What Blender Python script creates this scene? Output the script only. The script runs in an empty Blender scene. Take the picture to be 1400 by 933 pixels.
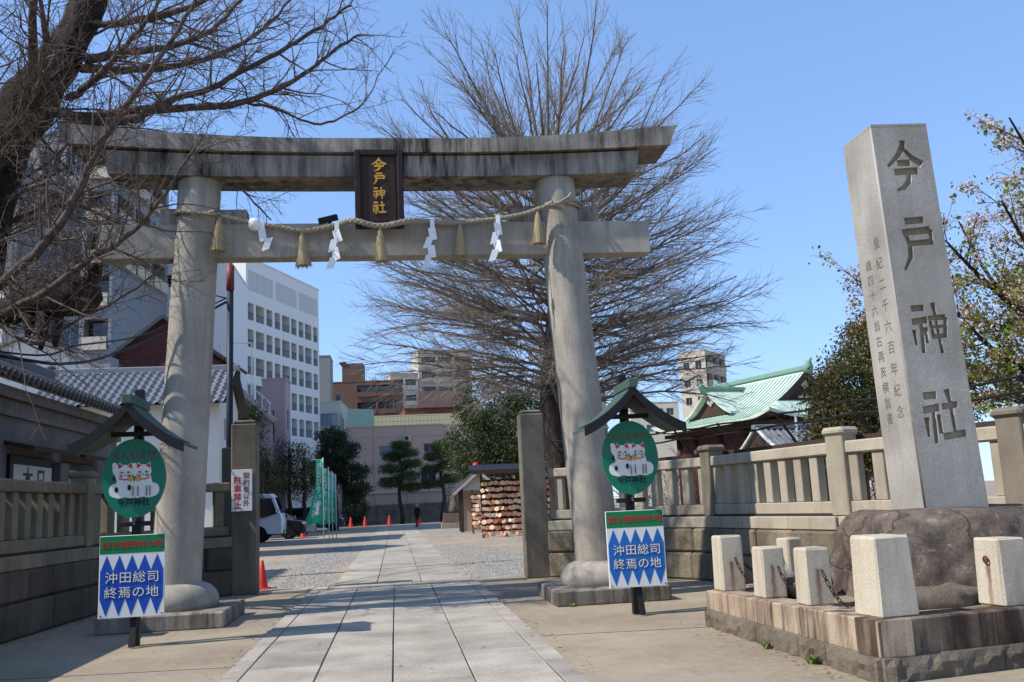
import bpy, math, random
import numpy as np
from mathutils import Vector, Matrix
R = math.radians
scene = bpy.context.scene
COL = scene.collection

# ---------------------------------------------------------------- camera
LENS_PX, PITCH, ROLL, YAW, EYE = 1280.0, R(9.75), R(2.7), R(7.4377), 1.55
fw = Vector((math.sin(YAW)*math.cos(PITCH), math.cos(YAW)*math.cos(PITCH), math.sin(PITCH)))
r0 = fw.cross(Vector((0, 0, 1))).normalized()
u0 = r0.cross(fw)
rt = r0*math.cos(ROLL) - u0*math.sin(ROLL)
up = u0*math.cos(ROLL) + r0*math.sin(ROLL)
cd = bpy.data.cameras.new('camera')
cam = bpy.data.objects.new('camera', cd)
COL.objects.link(cam)
cd.sensor_width = 36.0
cd.lens = 36.0*LENS_PX/1400.0
cd.clip_start, cd.clip_end = 0.1, 3000.0
M3 = Matrix((rt, up, -fw)).transposed()
cam.matrix_world = Matrix.Translation((0, 0, EYE)) @ M3.to_4x4()
scene.camera = cam

# ---------------------------------------------------------------- sky, sun, exposure
SUN_EL, SUN_BACK = R(47), R(12)          # the sun stands to the left, a little behind the camera
sd = Vector((-math.cos(SUN_EL)*math.cos(SUN_BACK), -math.cos(SUN_EL)*math.sin(SUN_BACK), math.sin(SUN_EL)))
world = bpy.data.worlds.new('World')
scene.world = world
world.use_nodes = True
wn = world.node_tree
wn.nodes.clear()
sky = wn.nodes.new('ShaderNodeTexSky')
sky.sky_type = 'NISHITA'
sky.sun_disc = False
sky.sun_elevation = SUN_EL
sky.sun_rotation = math.atan2(sd.x, sd.y) % (2*math.pi)
sky.altitude = 0
sky.air_density, sky.dust_density, sky.ozone_density = 1.0, 0.0, 3.0
bg = wn.nodes.new('ShaderNodeBackground')
bg.inputs['Strength'].default_value = 0.15
wo = wn.nodes.new('ShaderNodeOutputWorld')
tint = wn.nodes.new('ShaderNodeMix')          # even white balance of the whole sky
tint.data_type, tint.blend_type = 'RGBA', 'MULTIPLY'
tint.inputs[0].default_value = 1.0
tint.inputs[7].default_value = (1.04, 1.37, 1.92, 1.0)
gam = wn.nodes.new('ShaderNodeGamma')          # softens the step from zenith to horizon
gam.inputs[1].default_value = 0.55
wn.links.new(sky.outputs[0], gam.inputs[0])
wn.links.new(gam.outputs[0], tint.inputs[6])
wn.links.new(tint.outputs[2], bg.inputs[0])
wn.links.new(bg.outputs[0], wo.inputs[0])
sl = bpy.data.lights.new('sun', 'SUN')
sl.energy, sl.angle, sl.color = 3.4, R(0.53), (1.0, 0.96, 0.90)
sun = bpy.data.objects.new('sun', sl)
COL.objects.link(sun)
sun.rotation_euler = (-sd).to_track_quat('-Z', 'Y').to_euler()
scene.view_settings.view_transform = 'Standard'
scene.view_settings.look = 'None'
scene.view_settings.gamma = 1.0
scene.view_settings.use_curve_mapping = False
scene.view_settings.exposure = 0.65
scene.cycles.max_bounces = 6
scene.cycles.transparent_max_bounces = 8

# ---------------------------------------------------------------- helpers
def lin(h):
    h = h.lstrip('#')
    o = []
    for i in (0, 2, 4):
        c = int(h[i:i+2], 16)/255.0
        o.append(c/12.92 if c <= 0.04045 else ((c+0.055)/1.055)**2.4)
    return (o[0], o[1], o[2], 1.0)

class NT:
    """small wrapper that builds a node material"""
    def __init__(s, name, rough=0.8, metal=0.0, spec=0.3):
        s.m = bpy.data.materials.new(name)
        s.m.use_nodes = True
        s.n = s.m.node_tree
        s.b = s.n.nodes['Principled BSDF']
        s.b.inputs['Roughness'].default_value = rough
        s.b.inputs['Metallic'].default_value = metal
        s.b.inputs['Specular IOR Level'].default_value = spec
        s._pos = None
    def new(s, t): return s.n.nodes.new(t)
    def link(s, a, b): s.n.links.new(a, b)
    def pos(s):
        if s._pos is None: s._pos = s.new('ShaderNodeNewGeometry').outputs['Position']
        return s._pos
    def obj(s): return s.new('ShaderNodeTexCoord').outputs['Object']
    def rnd(s): return s.new('ShaderNodeObjectInfo').outputs['Random']
    def scaled(s, v, sc, rot=(0, 0, 0)):
        m = s.new('ShaderNodeMapping')
        m.inputs['Scale'].default_value = sc
        m.inputs['Rotation'].default_value = rot
        s.link(v, m.inputs['Vector'])
        return m.outputs[0]
    def noise(s, scale, vec=None, detail=4, rough=0.55):
        n = s.new('ShaderNodeTexNoise')
        n.inputs['Scale'].default_value = scale
        n.inputs['Detail'].default_value = detail
        n.inputs['Roughness'].default_value = rough
        s.link(vec if vec is not None else s.pos(), n.inputs['Vector'])
        return n.outputs['Fac']
    def voro(s, scale, vec=None, out='Distance'):
        n = s.new('ShaderNodeTexVoronoi')
        n.inputs['Scale'].default_value = scale
        s.link(vec if vec is not None else s.pos(), n.inputs['Vector'])
        return n.outputs[out]
    def ramp(s, fac, stops):
        r = s.new('ShaderNodeValToRGB')
        e = r.color_ramp.elements
        while len(e) < len(stops): e.new(0.5)
        for k, (p, c) in enumerate(stops):
            e[k].position = p
            e[k].color = c if not isinstance(c, (int, float)) else (c, c, c, 1)
        s.link(fac, r.inputs[0])
        return r.outputs[0]
    def mix(s, fac, a, b, mode='MIX'):
        m = s.new('ShaderNodeMix')
        m.data_type = 'RGBA'
        m.blend_type = mode
        for v, i in ((fac, 0), (a, 6), (b, 7)):
            if isinstance(v, (int, float)): m.inputs[i].default_value = v if i == 0 else (v, v, v, 1)
            elif isinstance(v, tuple): m.inputs[i].default_value = v
            else: s.link(v, m.inputs[i])
        return m.outputs[2]
    def math(s, op, a, b=0.5):
        m = s.new('ShaderNodeMath')
        m.operation = op
        for v, i in ((a, 0), (b, 1)):
            if isinstance(v, (int, float)): m.inputs[i].default_value = v
            else: s.link(v, m.inputs[i])
        return m.outputs[0]
    def color(s, c):
        if isinstance(c, tuple): s.b.inputs['Base Color'].default_value = c
        else: s.link(c, s.b.inputs['Base Color'])
        return s
    def roughness(s, f): s.link(f, s.b.inputs['Roughness']); return s
    def bump(s, h, strength=0.4, dist=0.02):
        b = s.new('ShaderNodeBump')
        b.inputs['Strength'].default_value = strength
        b.inputs['Distance'].default_value = dist
        s.link(h, b.inputs['Height'])
        s.link(b.outputs[0], s.b.inputs['Normal'])
        return s

def mul(c, k): return (c[0]*k, c[1]*k, c[2]*k, 1.0)

def stone(name, base, dark, speck=0.35, streak=0.5, patch=0.5, bump=0.35, rnd=0.15, streak_col=None, rough=0.85, slo=0.46):
    t = NT(name, rough)
    c = t.mix(t.math('MULTIPLY', t.ramp(t.noise(1.3, detail=6), [(0.35, 0.0), (0.7, 1.0)]), patch), base, dark)
    st = t.ramp(t.noise(1.0, t.scaled(t.pos(), (5.0, 5.0, 0.55)), detail=5, rough=0.7), [(slo, 0.0), (slo+.2, 1.0)])
    st = t.math('MULTIPLY', st, t.ramp(t.noise(0.6, detail=3), [(0.35, 0.25), (0.6, 1.0)]))
    c = t.mix(t.math('MULTIPLY', st, streak), c, streak_col or mul(dark, 0.45))
    sp = t.noise(95, detail=3, rough=0.8)
    c = t.mix(speck, c, t.ramp(sp, [(0.3, 0.12), (0.5, 0.5), (0.72, 0.95)]), 'OVERLAY')
    if rnd:
        c = t.mix(1.0, c, t.ramp(t.rnd(), [(0.0, 1.0-rnd), (1.0, 1.0)]), 'MULTIPLY')
    t.color(c)
    t.bump(t.math('ADD', t.math('MULTIPLY', sp, 0.5 if bump < .85 else .25), t.noise(9 if bump < .85 else 6, detail=7, rough=.65)), bump, 0.02 if bump < .85 else 0.07)
    return t.m

def paint(name, col, rough=0.5, var=0.12, dirt=0.25, scale=2.0, metal=0.0, bump=0.05, dirtcol=None):
    t = NT(name, rough, metal)
    c = t.mix(t.math('MULTIPLY', t.noise(scale, detail=6, rough=0.7), var*2), col, mul(col, 0.6))
    st = t.ramp(t.noise(1.0, t.scaled(t.pos(), (scale*2, scale*2, scale*0.25)), detail=5, rough=0.7), [(0.5, 0.0), (0.75, 1.0)])
    c = t.mix(t.math('MULTIPLY', st, dirt), c, dirtcol or mul(col, 0.35))
    t.color(c)
    t.bump(t.noise(scale*20, detail=3), bump, 0.01)
    return t.m

class MB:
    """collects faces of one mesh"""
    def __init__(s): s.v = []; s.f = []
    def add(s, vs, fs):
        o = len(s.v)
        s.v += [tuple(v) for v in vs]
        s.f += [tuple(i+o for i in f) for f in fs]
        return s
    def box(s, x0, x1, y0, y1, z0, z1, ch=0.0, mat=None, jit=0.0):
        if ch <= 0:
            vs = [(x, y, z) for z in (z0, z1) for y in (y0, y1) for x in (x0, x1)]
            fs = [(0, 2, 3, 1), (4, 5, 7, 6), (0, 1, 5, 4), (2, 6, 7, 3), (0, 4, 6, 2), (1, 3, 7, 5)]
        else:
            vs, idx = [], {}
            X, Y, Z = (x0, x1), (y0, y1), (z0, z1)
            sg = (1, -1)
            for k in (0, 1):
                for j in (0, 1):
                    for i in (0, 1):
                        dx, dy, dz = ch*sg[i], ch*sg[j], ch*sg[k]
                        idx[(i, j, k)] = len(vs)
                        vs += [(X[i], Y[j]+dy, Z[k]+dz), (X[i]+dx, Y[j], Z[k]+dz), (X[i]+dx, Y[j]+dy, Z[k])]
            fs = []
            q = lambda a, b, c, d: fs.append((a, b, c, d))
            I = lambda i, j, k, a: idx[(i, j, k)]+a
            for i in (0, 1): q(*[I(i, j, k, 0) for j, k in (((0, 0), (0, 1), (1, 1), (1, 0)) if i == 0 else ((0, 0), (1, 0), (1, 1), (0, 1)))])
            for j in (0, 1): q(*[I(i, j, k, 1) for i, k in (((0, 0), (1, 0), (1, 1), (0, 1)) if j == 0 else ((0, 0), (0, 1), (1, 1), (1, 0)))])
            for k in (0, 1): q(*[I(i, j, k, 2) for i, j in (((0, 0), (0, 1), (1, 1), (1, 0)) if k == 0 else ((0, 0), (1, 0), (1, 1), (0, 1)))])
            for i in (0, 1):
                for j in (0, 1): q(I(i, j, 0, 0), I(i, j, 0, 1), I(i, j, 1, 1), I(i, j, 1, 0))
                for k in (0, 1): q(I(i, 0, k, 0), I(i, 0, k, 2), I(i, 1, k, 2), I(i, 1, k, 0))
            for j in (0, 1):
                for k in (0, 1): q(I(0, j, k, 1), I(0, j, k, 2), I(1, j, k, 2), I(1, j, k, 1))
            for key in idx: fs.append((idx[key], idx[key]+1, idx[key]+2))
        if mat is not None: vs = [tuple(mat @ Vector(v)) for v in vs]
        return s.add(vs, fs)
    def bar(s, a, b, w, h, upv=(0, 0, 1), ch=0.0):
        """box beam from a to b"""
        a, b = Vector(a), Vector(b)
        d = b-a
        L = d.length
        d.normalize()
        u = Vector(upv)
        r = d.cross(u)
        if r.length < 1e-4: r = d.cross(Vector((1, 0, 0)))
        r.normalize()
        u = r.cross(d)
        m = Matrix((d, r, u)).transposed().to_4x4()
        m.translation = a
        return s.box(0, L, -w/2, w/2, -h/2, h/2, ch, m)
    def tube(s, pts, rad, n=8, cap=True):
        pts = [Vector(p) for p in pts]
        if not isinstance(rad, (list, tuple)): rad = [rad]*len(pts)
        o = len(s.v)
        ref = None
        for k, p in enumerate(pts):
            d = (pts[min(k+1, len(pts)-1)] - pts[max(k-1, 0)]).normalized()
            if ref is None:
                ref = d.orthogonal().normalized()
            a = (ref - d*ref.dot(d)).normalized()
            ref = a
            b = d.cross(a)
            for j in range(n):
                t = 2*math.pi*j/n
                s.v.append(tuple(p + (a*math.cos(t) + b*math.sin(t))*rad[k]))
        for k in range(len(pts)-1):
            for j in range(n):
                j2 = (j+1) % n
                s.f.append((o+k*n+j, o+k*n+j2, o+(k+1)*n+j2, o+(k+1)*n+j))
        if cap:
            s.f.append(tuple(o+j for j in reversed(range(n))))
            s.f.append(tuple(o+(len(pts)-1)*n+j for j in range(n)))
        return s
    def prism(s, poly, fa, fb):
        """poly of 2D points mapped by fa (front) and fb (back) to 3D"""
        n = len(poly)
        vs = [fa(*p) for p in poly] + [fb(*p) for p in poly]
        fs = [tuple(range(n)), tuple(reversed(range(n, 2*n)))]
        fs += [((j+1) % n, j, n+j, n+(j+1) % n) for j in range(n)]
        return s.add(vs, fs)
    def lathe(s, prof, n=24, c=(0, 0, 0), sx=1.0, sy=1.0):
        o = len(s.v)
        for r, z in prof:
            for j in range(n):
                t = 2*math.pi*j/n
                s.v.append((c[0]+r*sx*math.cos(t), c[1]+r*sy*math.sin(t), c[2]+z))
        for k in range(len(prof)-1):
            for j in range(n):
                j2 = (j+1) % n
                s.f.append((o+k*n+j, o+k*n+j2, o+(k+1)*n+j2, o+(k+1)*n+j))
        s.f.append(tuple(o+j for j in reversed(range(n))))
        s.f.append(tuple(o+(len(prof)-1)*n+j for j in range(n)))
        return s
    def mesh(s, name, mat, smooth=False):
        me = bpy.data.meshes.new(name)
        me.from_pydata(s.v, [], s.f)
        me.validate()
        if smooth: me.polygons.foreach_set('use_smooth', [True]*len(me.polygons))
        if mat: me.materials.append(mat)
        return me
    def build(s, name, mat, parent=None, smooth=False, autosm=None):
        me = s.mesh(name, mat, smooth)
        if autosm: me.set_sharp_from_angle(angle=R(autosm))
        return put(name, me, parent)

def put(name, me, parent=None, loc=None, rot=None):
    o = bpy.data.objects.new(name, me)
    COL.objects.link(o)
    if parent is not None: o.parent = parent
    if loc is not None: o.location = loc
    if rot is not None: o.rotation_euler = rot
    return o

def thing(name, label, cat, loc=(0, 0, 0), rz=0.0, group=None):
    o = put(name, None, None, loc, (0, 0, rz))
    o.empty_display_size = 0.2
    return tag(o, label, cat, group)

def tag(o, label, cat, group=None):
    o['label'] = label
    o['category'] = cat
    if group: o['group'] = group
    return o

def struct(o, kind='structure'):
    o['kind'] = kind
    return o

def np_mesh(name, verts, quads, mat, smooth=False):
    me = bpy.data.meshes.new(name)
    v = np.asarray(verts, dtype=np.float32).reshape(-1, 3)
    q = np.asarray(quads, dtype=np.int32)
    k = q.shape[1]
    me.vertices.add(len(v))
    me.vertices.foreach_set('co', v.ravel())
    me.loops.add(q.size)
    me.loops.foreach_set('vertex_index', q.ravel())
    me.polygons.add(len(q))
    me.polygons.foreach_set('loop_start', np.arange(0, q.size, k, dtype=np.int32))
    me.polygons.foreach_set('loop_total', np.full(len(q), k, dtype=np.int32))
    if smooth: me.polygons.foreach_set('use_smooth', np.ones(len(q), dtype=bool))
    me.update(calc_edges=True)
    me.validate()
    me.materials.append(mat)
    return me

def text_mesh(body, size, mat, bold=0.0, depth=0.002, line=1.0, align='CENTER', sx=1.0, char=1.0):
    c = bpy.data.curves.new('lettering', 'FONT')
    c.body = body
    c.size = size
    c.offset = bold*size
    c.extrude = depth
    c.space_line = line
    c.space_character = char
    c.align_x = align
    c.align_y = 'CENTER'
    c.resolution_u = 3
    o = bpy.data.objects.new('lettering', c)
    COL.objects.link(o)
    dg = bpy.context.evaluated_depsgraph_get()
    me = bpy.data.meshes.new_from_object(o.evaluated_get(dg))
    bpy.data.objects.remove(o)
    bpy.data.curves.remove(c)
    n = len(me.vertices)
    co = np.zeros(n*3, dtype=np.float32)
    me.vertices.foreach_get('co', co)
    co = co.reshape(-1, 3)
    if n:
        mid = (co.max(0)+co.min(0))/2
        co[:, 0] = (co[:, 0]-mid[0])*sx
        co[:, 1] -= mid[1]
        me.vertices.foreach_set('co', co.ravel())
    me.materials.clear()
    me.materials.append(mat)
    me.name = 'lettering'
    return me

FACE_FRONT = (R(90), 0, 0)               # turns a mesh drawn in x,y so that it stands and faces -Y

# brush characters as strokes (x right, y down, stroke width)
GLYPH = {
 'ima': [([(243, 88), (238, 120), (205, 170), (130, 240)], [34, 40, 34, 20]), ([(240, 135), (290, 195), (340, 232)], [18, 36, 50]),
         ([(196, 224), (266, 222)], [40, 40]), ([(170, 278), (308, 274)], [42, 46]), ([(256, 290), (246, 335), (215, 370), (165, 390)], [34, 36, 32, 14])],
 'to': [([(252, 580), (358, 575)], [42, 40]), ([(228, 646), (388, 636)], [40, 44]), ([(392, 640), (398, 720)], [34, 20]),
        ([(262, 712), (392, 706)], [32, 36]), ([(240, 650), (258, 720), (250, 790), (206, 862)], [34, 34, 32, 18])],
 'kami': [([(199, 122), (265, 120)], [36, 36]), ([(192, 196), (274, 188)], [36, 38]), ([(192, 244), (195, 322)], [24, 16]), ([(241, 210), (230, 366)], [28, 26]),
          ([(264, 234), (262, 314)], [24, 22]), ([(326, 100), (331, 165), (341, 374)], [30, 22, 24]), ([(290, 180), (386, 178)], [26, 32]),
          ([(296, 182), (304, 292)], [22, 26]), ([(389, 184), (372, 286)], [26, 28]), ([(306, 232), (374, 228)], [16, 18]), ([(308, 286), (374, 280)], [24, 26])],
 'yashiro': [([(267, 566), (331, 564)], [40, 40]), ([(255, 640), (338, 630)], [40, 40]), ([(262, 684), (261, 778)], [32, 18]), ([(306, 655), (299, 812)], [28, 26]),
             ([(333, 672), (334, 764)], [24, 26]), ([(399, 544), (412, 610), (414, 765)], [34, 26, 24]), ([(364, 628), (446, 621)], [34, 34]),
             ([(350, 785), (470, 774)], [38, 38])],
}

def glyph_loops(key, grid=110):
    """outline loops of a brushed character, centred, width about 1, y up"""
    strokes = GLYPH[key]
    allp = np.array([p for st, w in strokes for p in st], float)
    lo, hi = allp.min(0)-32, allp.max(0)+32
    c = (lo+hi)/2
    nx = grid
    h = (hi[0]-lo[0])/nx
    ny = int((hi[1]-lo[1])/h)+1
    X, Y = np.meshgrid(lo[0]+h*np.arange(nx+1), lo[1]+h*np.arange(ny+1), indexing='ij')
    F = np.full(X.shape, -1e9)
    for st, w in strokes:
        for k in range(len(st)-1):
            a, b = np.array(st[k], float), np.array(st[k+1], float)
            d = b-a
            L = np.hypot(*d)
            e = d/L
            t = (X-a[0])*e[0]+(Y-a[1])*e[1]
            per = np.abs(-(X-a[0])*e[1]+(Y-a[1])*e[0])
            tc = np.clip(t, 0, L)
            wid = (w[k]+(w[k+1]-w[k])*tc/L)/2
            over = np.maximum(-t, t-L)
            # square-ish stroke ends
            ext = wid*0.35
            F = np.maximum(F, np.minimum(wid-per, ext-over))
    F[0, :] = F[-1, :] = -5
    F[:, 0] = F[:, -1] = -5
    F = np.where(np.abs(F) < 1e-6, 1e-4, F)
    S = F > 0
    seg = {}
    def ipt(i, j, i2, j2):
        f1, f2 = F[i, j], F[i2, j2]
        t = f1/(f1-f2)
        t = min(max(t, 0.05), 0.95)
        return (X[i, j]+(X[i2, j2]-X[i, j])*t, Y[i, j]+(Y[i2, j2]-Y[i, j])*t)
    edges = {}
    nxt = {}
    for i in range(nx):
        for j in range(ny):
            code = S[i, j]+2*S[i+1, j]+4*S[i+1, j+1]+8*S[i, j+1]
            if code in (0, 15): continue
            e0, e1, e2, e3 = ('h', i, j), ('v', i+1, j), ('h', i, j+1), ('v', i, j)
            tab = {1: [(e3, e0)], 2: [(e0, e1)], 3: [(e3, e1)], 4: [(e1, e2)], 5: [(e3, e0), (e1, e2)], 6: [(e0, e2)], 7: [(e3, e2)], 8: [(e2, e3)], 9: [(e2, e0)],
                   10: [(e0, e1), (e2, e3)], 11: [(e2, e1)], 12: [(e1, e3)], 13: [(e1, e0)], 14: [(e0, e3)]}
            for a, b in tab[int(code)]: nxt[a] = b
    def point(e):
        return ipt(e[1], e[2], e[1]+1, e[2]) if e[0] == 'h' else ipt(e[1], e[2], e[1], e[2]+1)
    loops = []
    while nxt:
        s0 = next(iter(nxt))
        cur, lp = s0, []
        while cur in nxt:
            lp.append(point(cur))
            cur = nxt.pop(cur)
        lp = [((x-c[0])/240.0, -(y-c[1])/240.0) for x, y in lp]
        if len(lp) > 8: loops.append(lp[::2])
    return loops

def curve_fill(loops, depth, mat, name):
    c = bpy.data.curves.new(name, 'CURVE')
    c.dimensions = '2D'
    c.fill_mode = 'BOTH'
    c.extrude = depth/2
    for lp in loops:
        s = c.splines.new('POLY')
        s.points.add(len(lp)-1)
        for k, (x, y) in enumerate(lp): s.points[k].co = (x, y, 0, 1)
        s.use_cyclic_u = True
    o = bpy.data.objects.new(name, c)
    COL.objects.link(o)
    dg = bpy.context.evaluated_depsgraph_get()
    me = bpy.data.meshes.new_from_object(o.evaluated_get(dg))
    bpy.data.objects.remove(o)
    bpy.data.curves.remove(c)
    me.materials.clear()
    me.materials.append(mat)
    me.name = name
    return me

def ell(cx, cy, rx, ry, n=20, a0=0, a1=360):
    return [(cx+rx*math.cos(R(a0+(a1-a0)*k/n)), cy+ry*math.sin(R(a0+(a1-a0)*k/n))) for k in range(n)]

# ---------------------------------------------------------------- materials
M = {}
M['torii'] = stone('torii_granite', lin('#aea596'), lin('#827a6d'), speck=0.45, streak=0.5, patch=0.7, rnd=0.05)
M['torii_beam'] = stone('weathered_beam_granite', lin('#a0978a'), lin('#6b6458'), speck=0.45, streak=1.0, patch=0.95, rnd=0.05, streak_col=lin('#231f1b'), slo=0.41)
M['fence'] = stone('fence_stone', lin('#b8ac96'), lin('#8f8470'), speck=0.4, streak=0.4, patch=0.6, rnd=0.22)
M['fence_left'] = stone('grimy_fence_stone', lin('#93866f'), lin('#6a5f4e'), speck=0.4, streak=0.45, patch=0.8, rnd=0.2)  # left fence: deep shade put into the stone colour, along with grime
M['rough_left'] = stone('grimy_rough_stone', lin('#75695a'), lin('#4c443a'), speck=0.4, streak=0.4, patch=0.8, bump=0.9, rnd=0.3)  # base blocks darkened the same way, shade and grime in one colour
M['fence_dark'] = stone('old_fence_stone', lin('#8a7f6e'), lin('#5f574b'), speck=0.4, streak=0.5, patch=0.7, rnd=0.2)
M['rough'] = stone('rough_block_stone', lin('#a39479'), lin('#685d4d'), speck=0.4, streak=0.4, patch=0.8, bump=0.9, rnd=0.35)
M['stele'] = stone('stele_granite', lin('#aca59a'), lin('#868077'), speck=0.45, streak=0.22, patch=0.8, rnd=0.0)
M['carve'] = stone('carved_recess', lin('#a1937d'), lin('#6f6352'), speck=0.5, streak=0.2, patch=0.7, rnd=0.0)
M['ink'] = paint('incised_line', lin('#665b4d'), 0.9)  # letters lie on the face; dark colour stands for shade in cut strokes
t = NT('weathered_boulder', 0.9)
n1 = t.noise(2.6, detail=12, rough=0.78)
c = t.ramp(n1, [(0.30, lin('#3d342d')), (0.46, lin('#75665a')), (0.58, lin('#8d7c6c')), (0.75, lin('#a89985'))])
c = t.mix(t.math('MULTIPLY', t.ramp(t.noise(1.0, t.scaled(t.pos(), (4, 4, .5)), 6, .7), [(.45, 0.0), (.68, 1.0)]), .65), c, lin('#3a312a'))
c = t.mix(t.math('MULTIPLY', t.ramp(t.noise(7, detail=8, rough=.7), [(.58, 0.0), (.64, 1.0)]), .5), c, lin('#b0a592'))
ve = t.new('ShaderNodeTexVoronoi')
ve.feature = 'DISTANCE_TO_EDGE'
ve.inputs['Scale'].default_value = 1.7
dv = t.new('ShaderNodeMix')
dv.data_type = 'VECTOR'
dv.inputs[0].default_value = .3
nz_ = t.new('ShaderNodeTexNoise')
nz_.inputs['Scale'].default_value = 3.0
nz_.inputs['Detail'].default_value = 6
t.link(t.pos(), nz_.inputs['Vector'])
t.link(t.pos(), dv.inputs[4])
t.link(nz_.outputs['Color'], dv.inputs[5])
t.link(dv.outputs[1], ve.inputs['Vector'])
crack = t.ramp(ve.outputs['Distance'], [(0.0, 0.0), (0.018, 1.0)])
c = t.mix(t.math('MULTIPLY', t.math('SUBTRACT', 1.0, crack), .6), c, lin('#221c18'))
t.color(c)
t.bump(t.math('ADD', t.math('ADD', n1, t.math('MULTIPLY', t.noise(40, detail=6, rough=.8), .35)), t.math('MULTIPLY', crack, .25)), 1.0, 0.06)
M['boulder'] = t.m
def bollard_mat(name, axis):
    m = stone(name, lin('#cbbfa8'), lin('#a39781'), speck=0.4, streak=0.3, patch=0.6, rnd=0.12, streak_col=lin('#8a6444'))
    t = NT.__new__(NT)
    t.m, t.n = m, m.node_tree
    t.b = t.n.nodes['Principled BSDF']
    t._pos = None
    old = t.b.inputs['Base Color'].links[0].from_socket
    sp = t.new('ShaderNodeSeparateXYZ')
    t.link(t.obj(), sp.inputs[0])
    u, v = (sp.outputs[0], sp.outputs[1]) if axis == 'front' else (sp.outputs[1], sp.outputs[0])
    wob = t.math('MULTIPLY', t.math('SUBTRACT', t.noise(14, t.scaled(t.pos(), (1, 1, .5))), .5), .05)
    d = t.math('ABSOLUTE', t.math('ADD', t.math('ADD', u, .015), wob), 0)
    run = t.ramp(d, [(0.0, 1.0), (0.012, .85), (0.034, 0.0)])
    hgt = t.ramp(sp.outputs[2], [(0.0, .55), (.33, 1.0), (.36, 0.0)])
    face = t.ramp(t.math('ADD', v, 1.0), [(.895, 1.0), (.9, 0.0)])
    k = t.math('MULTIPLY', t.math('MULTIPLY', run, hgt), face)
    t.color(t.mix(t.math('MULTIPLY', k, .85), old, lin('#6b3a1e')))
    return m
M['bollard_rust'] = bollard_mat('rust_run_granite', 'front')
M['bollard_side'] = bollard_mat('side_rust_granite', 'side')
M['kerb_front'] = stone('dark_stained_kerb', lin('#a48f78'), lin('#5f4a3c'), speck=0.45, streak=1.0, patch=1.0, rnd=0.1, streak_col=lin('#33231b'), slo=0.36)
M['bollard'] = stone('bollard_granite', lin('#cbbfa8'), lin('#a39781'), speck=0.4, streak=0.35, patch=0.6, rnd=0.12, streak_col=lin('#8a6444'))
M['kerb'] = stone('stained_kerb_granite', lin('#bda78d'), lin('#7a6350'), speck=0.45, streak=1.0, patch=0.7, rnd=0.15, streak_col=lin('#35231b'))
M['foundation'] = stone('rough_foundation', lin('#9b8c78'), lin('#655a4c'), speck=0.4, streak=0.4, patch=0.9, bump=1.0, rnd=0.25)
M['rust'] = paint('rust', lin('#6e3216'), 0.9, 0.4, 0.4, 12)
M['chain'] = paint('rusty_chain', lin('#3c2a20'), 0.8, 0.4, 0.4, 20, metal=0.3)
M['slab'] = stone('path_granite', lin('#b8ad9c'), lin('#8f8576'), speck=0.65, streak=0.0, patch=0.85, bump=0.25, rnd=0.26)
M['joint'] = paint('dark_joint', lin('#3b352c'), 0.95)
M['black_wood'] = paint('black_painted_wood', lin('#1d1c1b'), 0.55, 0.3, 0.3, 6)
M['plaque'] = paint('dark_brown_plaque', lin('#3b2419'), 0.5, 0.4, 0.4, 5)
M['plaque_edge'] = paint('plaque_edge', lin('#2b1c15'), 0.5, 0.3)
M['gold'] = paint('gold_leaf', lin('#d9a441'), 0.4, 0.3, 0.2, 10)
M['rope'] = paint('straw_rope', lin('#a39880'), 0.9, 0.3, 0.4, 15, bump=0.4)
M['straw'] = paint('straw_tassel', lin('#ab9772'), 0.9, 0.4, 0.4, 30)
M['paper'] = paint('white_paper', lin('#efeeea'), 0.8, 0.05, 0.05)
M['white'] = paint('white_paint', lin('#e6e5e0'), 0.45, 0.12, 0.22, 3.0, dirtcol=lin('#9c978c'))
M['sign_green'] = paint('green_enamel', lin('#0f7a5b'), 0.35, 0.25, 0.3, 3.0)
M['sign_blue'] = paint('blue_print', lin('#1c6ab8'), 0.4, 0.05, 0.08)
M['sign_blue2'] = paint('deep_blue_print', lin('#1d4fae'), 0.4, 0.05, 0.08)
M['sign_band'] = paint('green_band_print', lin('#0d7a47'), 0.4, 0.06, 0.08)
M['red'] = paint('red_print', lin('#c2272d'), 0.45, 0.1, 0.1)
M['dullred'] = paint('faded_red_print', lin('#7d3a34'), 0.5, 0.1, 0.1)
M['black'] = paint('black_print', lin('#141414'), 0.5, 0.1, 0.0)
M['copper'] = paint('green_copper', lin('#4c6256'), 0.6, 0.4, 0.5, 5)
M['copper_light'] = paint('verdigris_copper', lin('#86bfa3'), 0.6, 0.2, 0.22, 0.8, dirtcol=lin('#6f8f68'))
M['copper_dark'] = paint('ridge_copper', lin('#7fa390'), 0.6, 0.3, 0.3, 2)
M['wood'] = paint('weathered_wood', lin('#4a3a2e'), 0.8, 0.4, 0.4, 6)
M['cone'] = paint('red_plastic_cone', lin('#d8382a'), 0.5, 0.1, 0.1)
M['pole'] = paint('dark_blue_pole', lin('#1e2331'), 0.5, 0.15, 0.1)
M['steel'] = paint('grey_steel', lin('#8d9092'), 0.4, 0.1, 0.1, metal=0.6)
M['rubber'] = paint('tyre_rubber', lin('#161616'), 0.8)

def glass(name, col, rough=0.08):
    t = NT(name, rough, 0.0, 0.8)
    t.color(t.mix(t.noise(0.7, detail=2), col, mul(col, 0.5)))
    return t.m
M['glass'] = glass('window_glass', lin('#3a4650'))
M['glass_dark'] = glass('dark_glass', lin('#191c1f'))
M['glass_sky'] = glass('pale_blind_glass', lin('#8ba0ad'))

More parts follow.
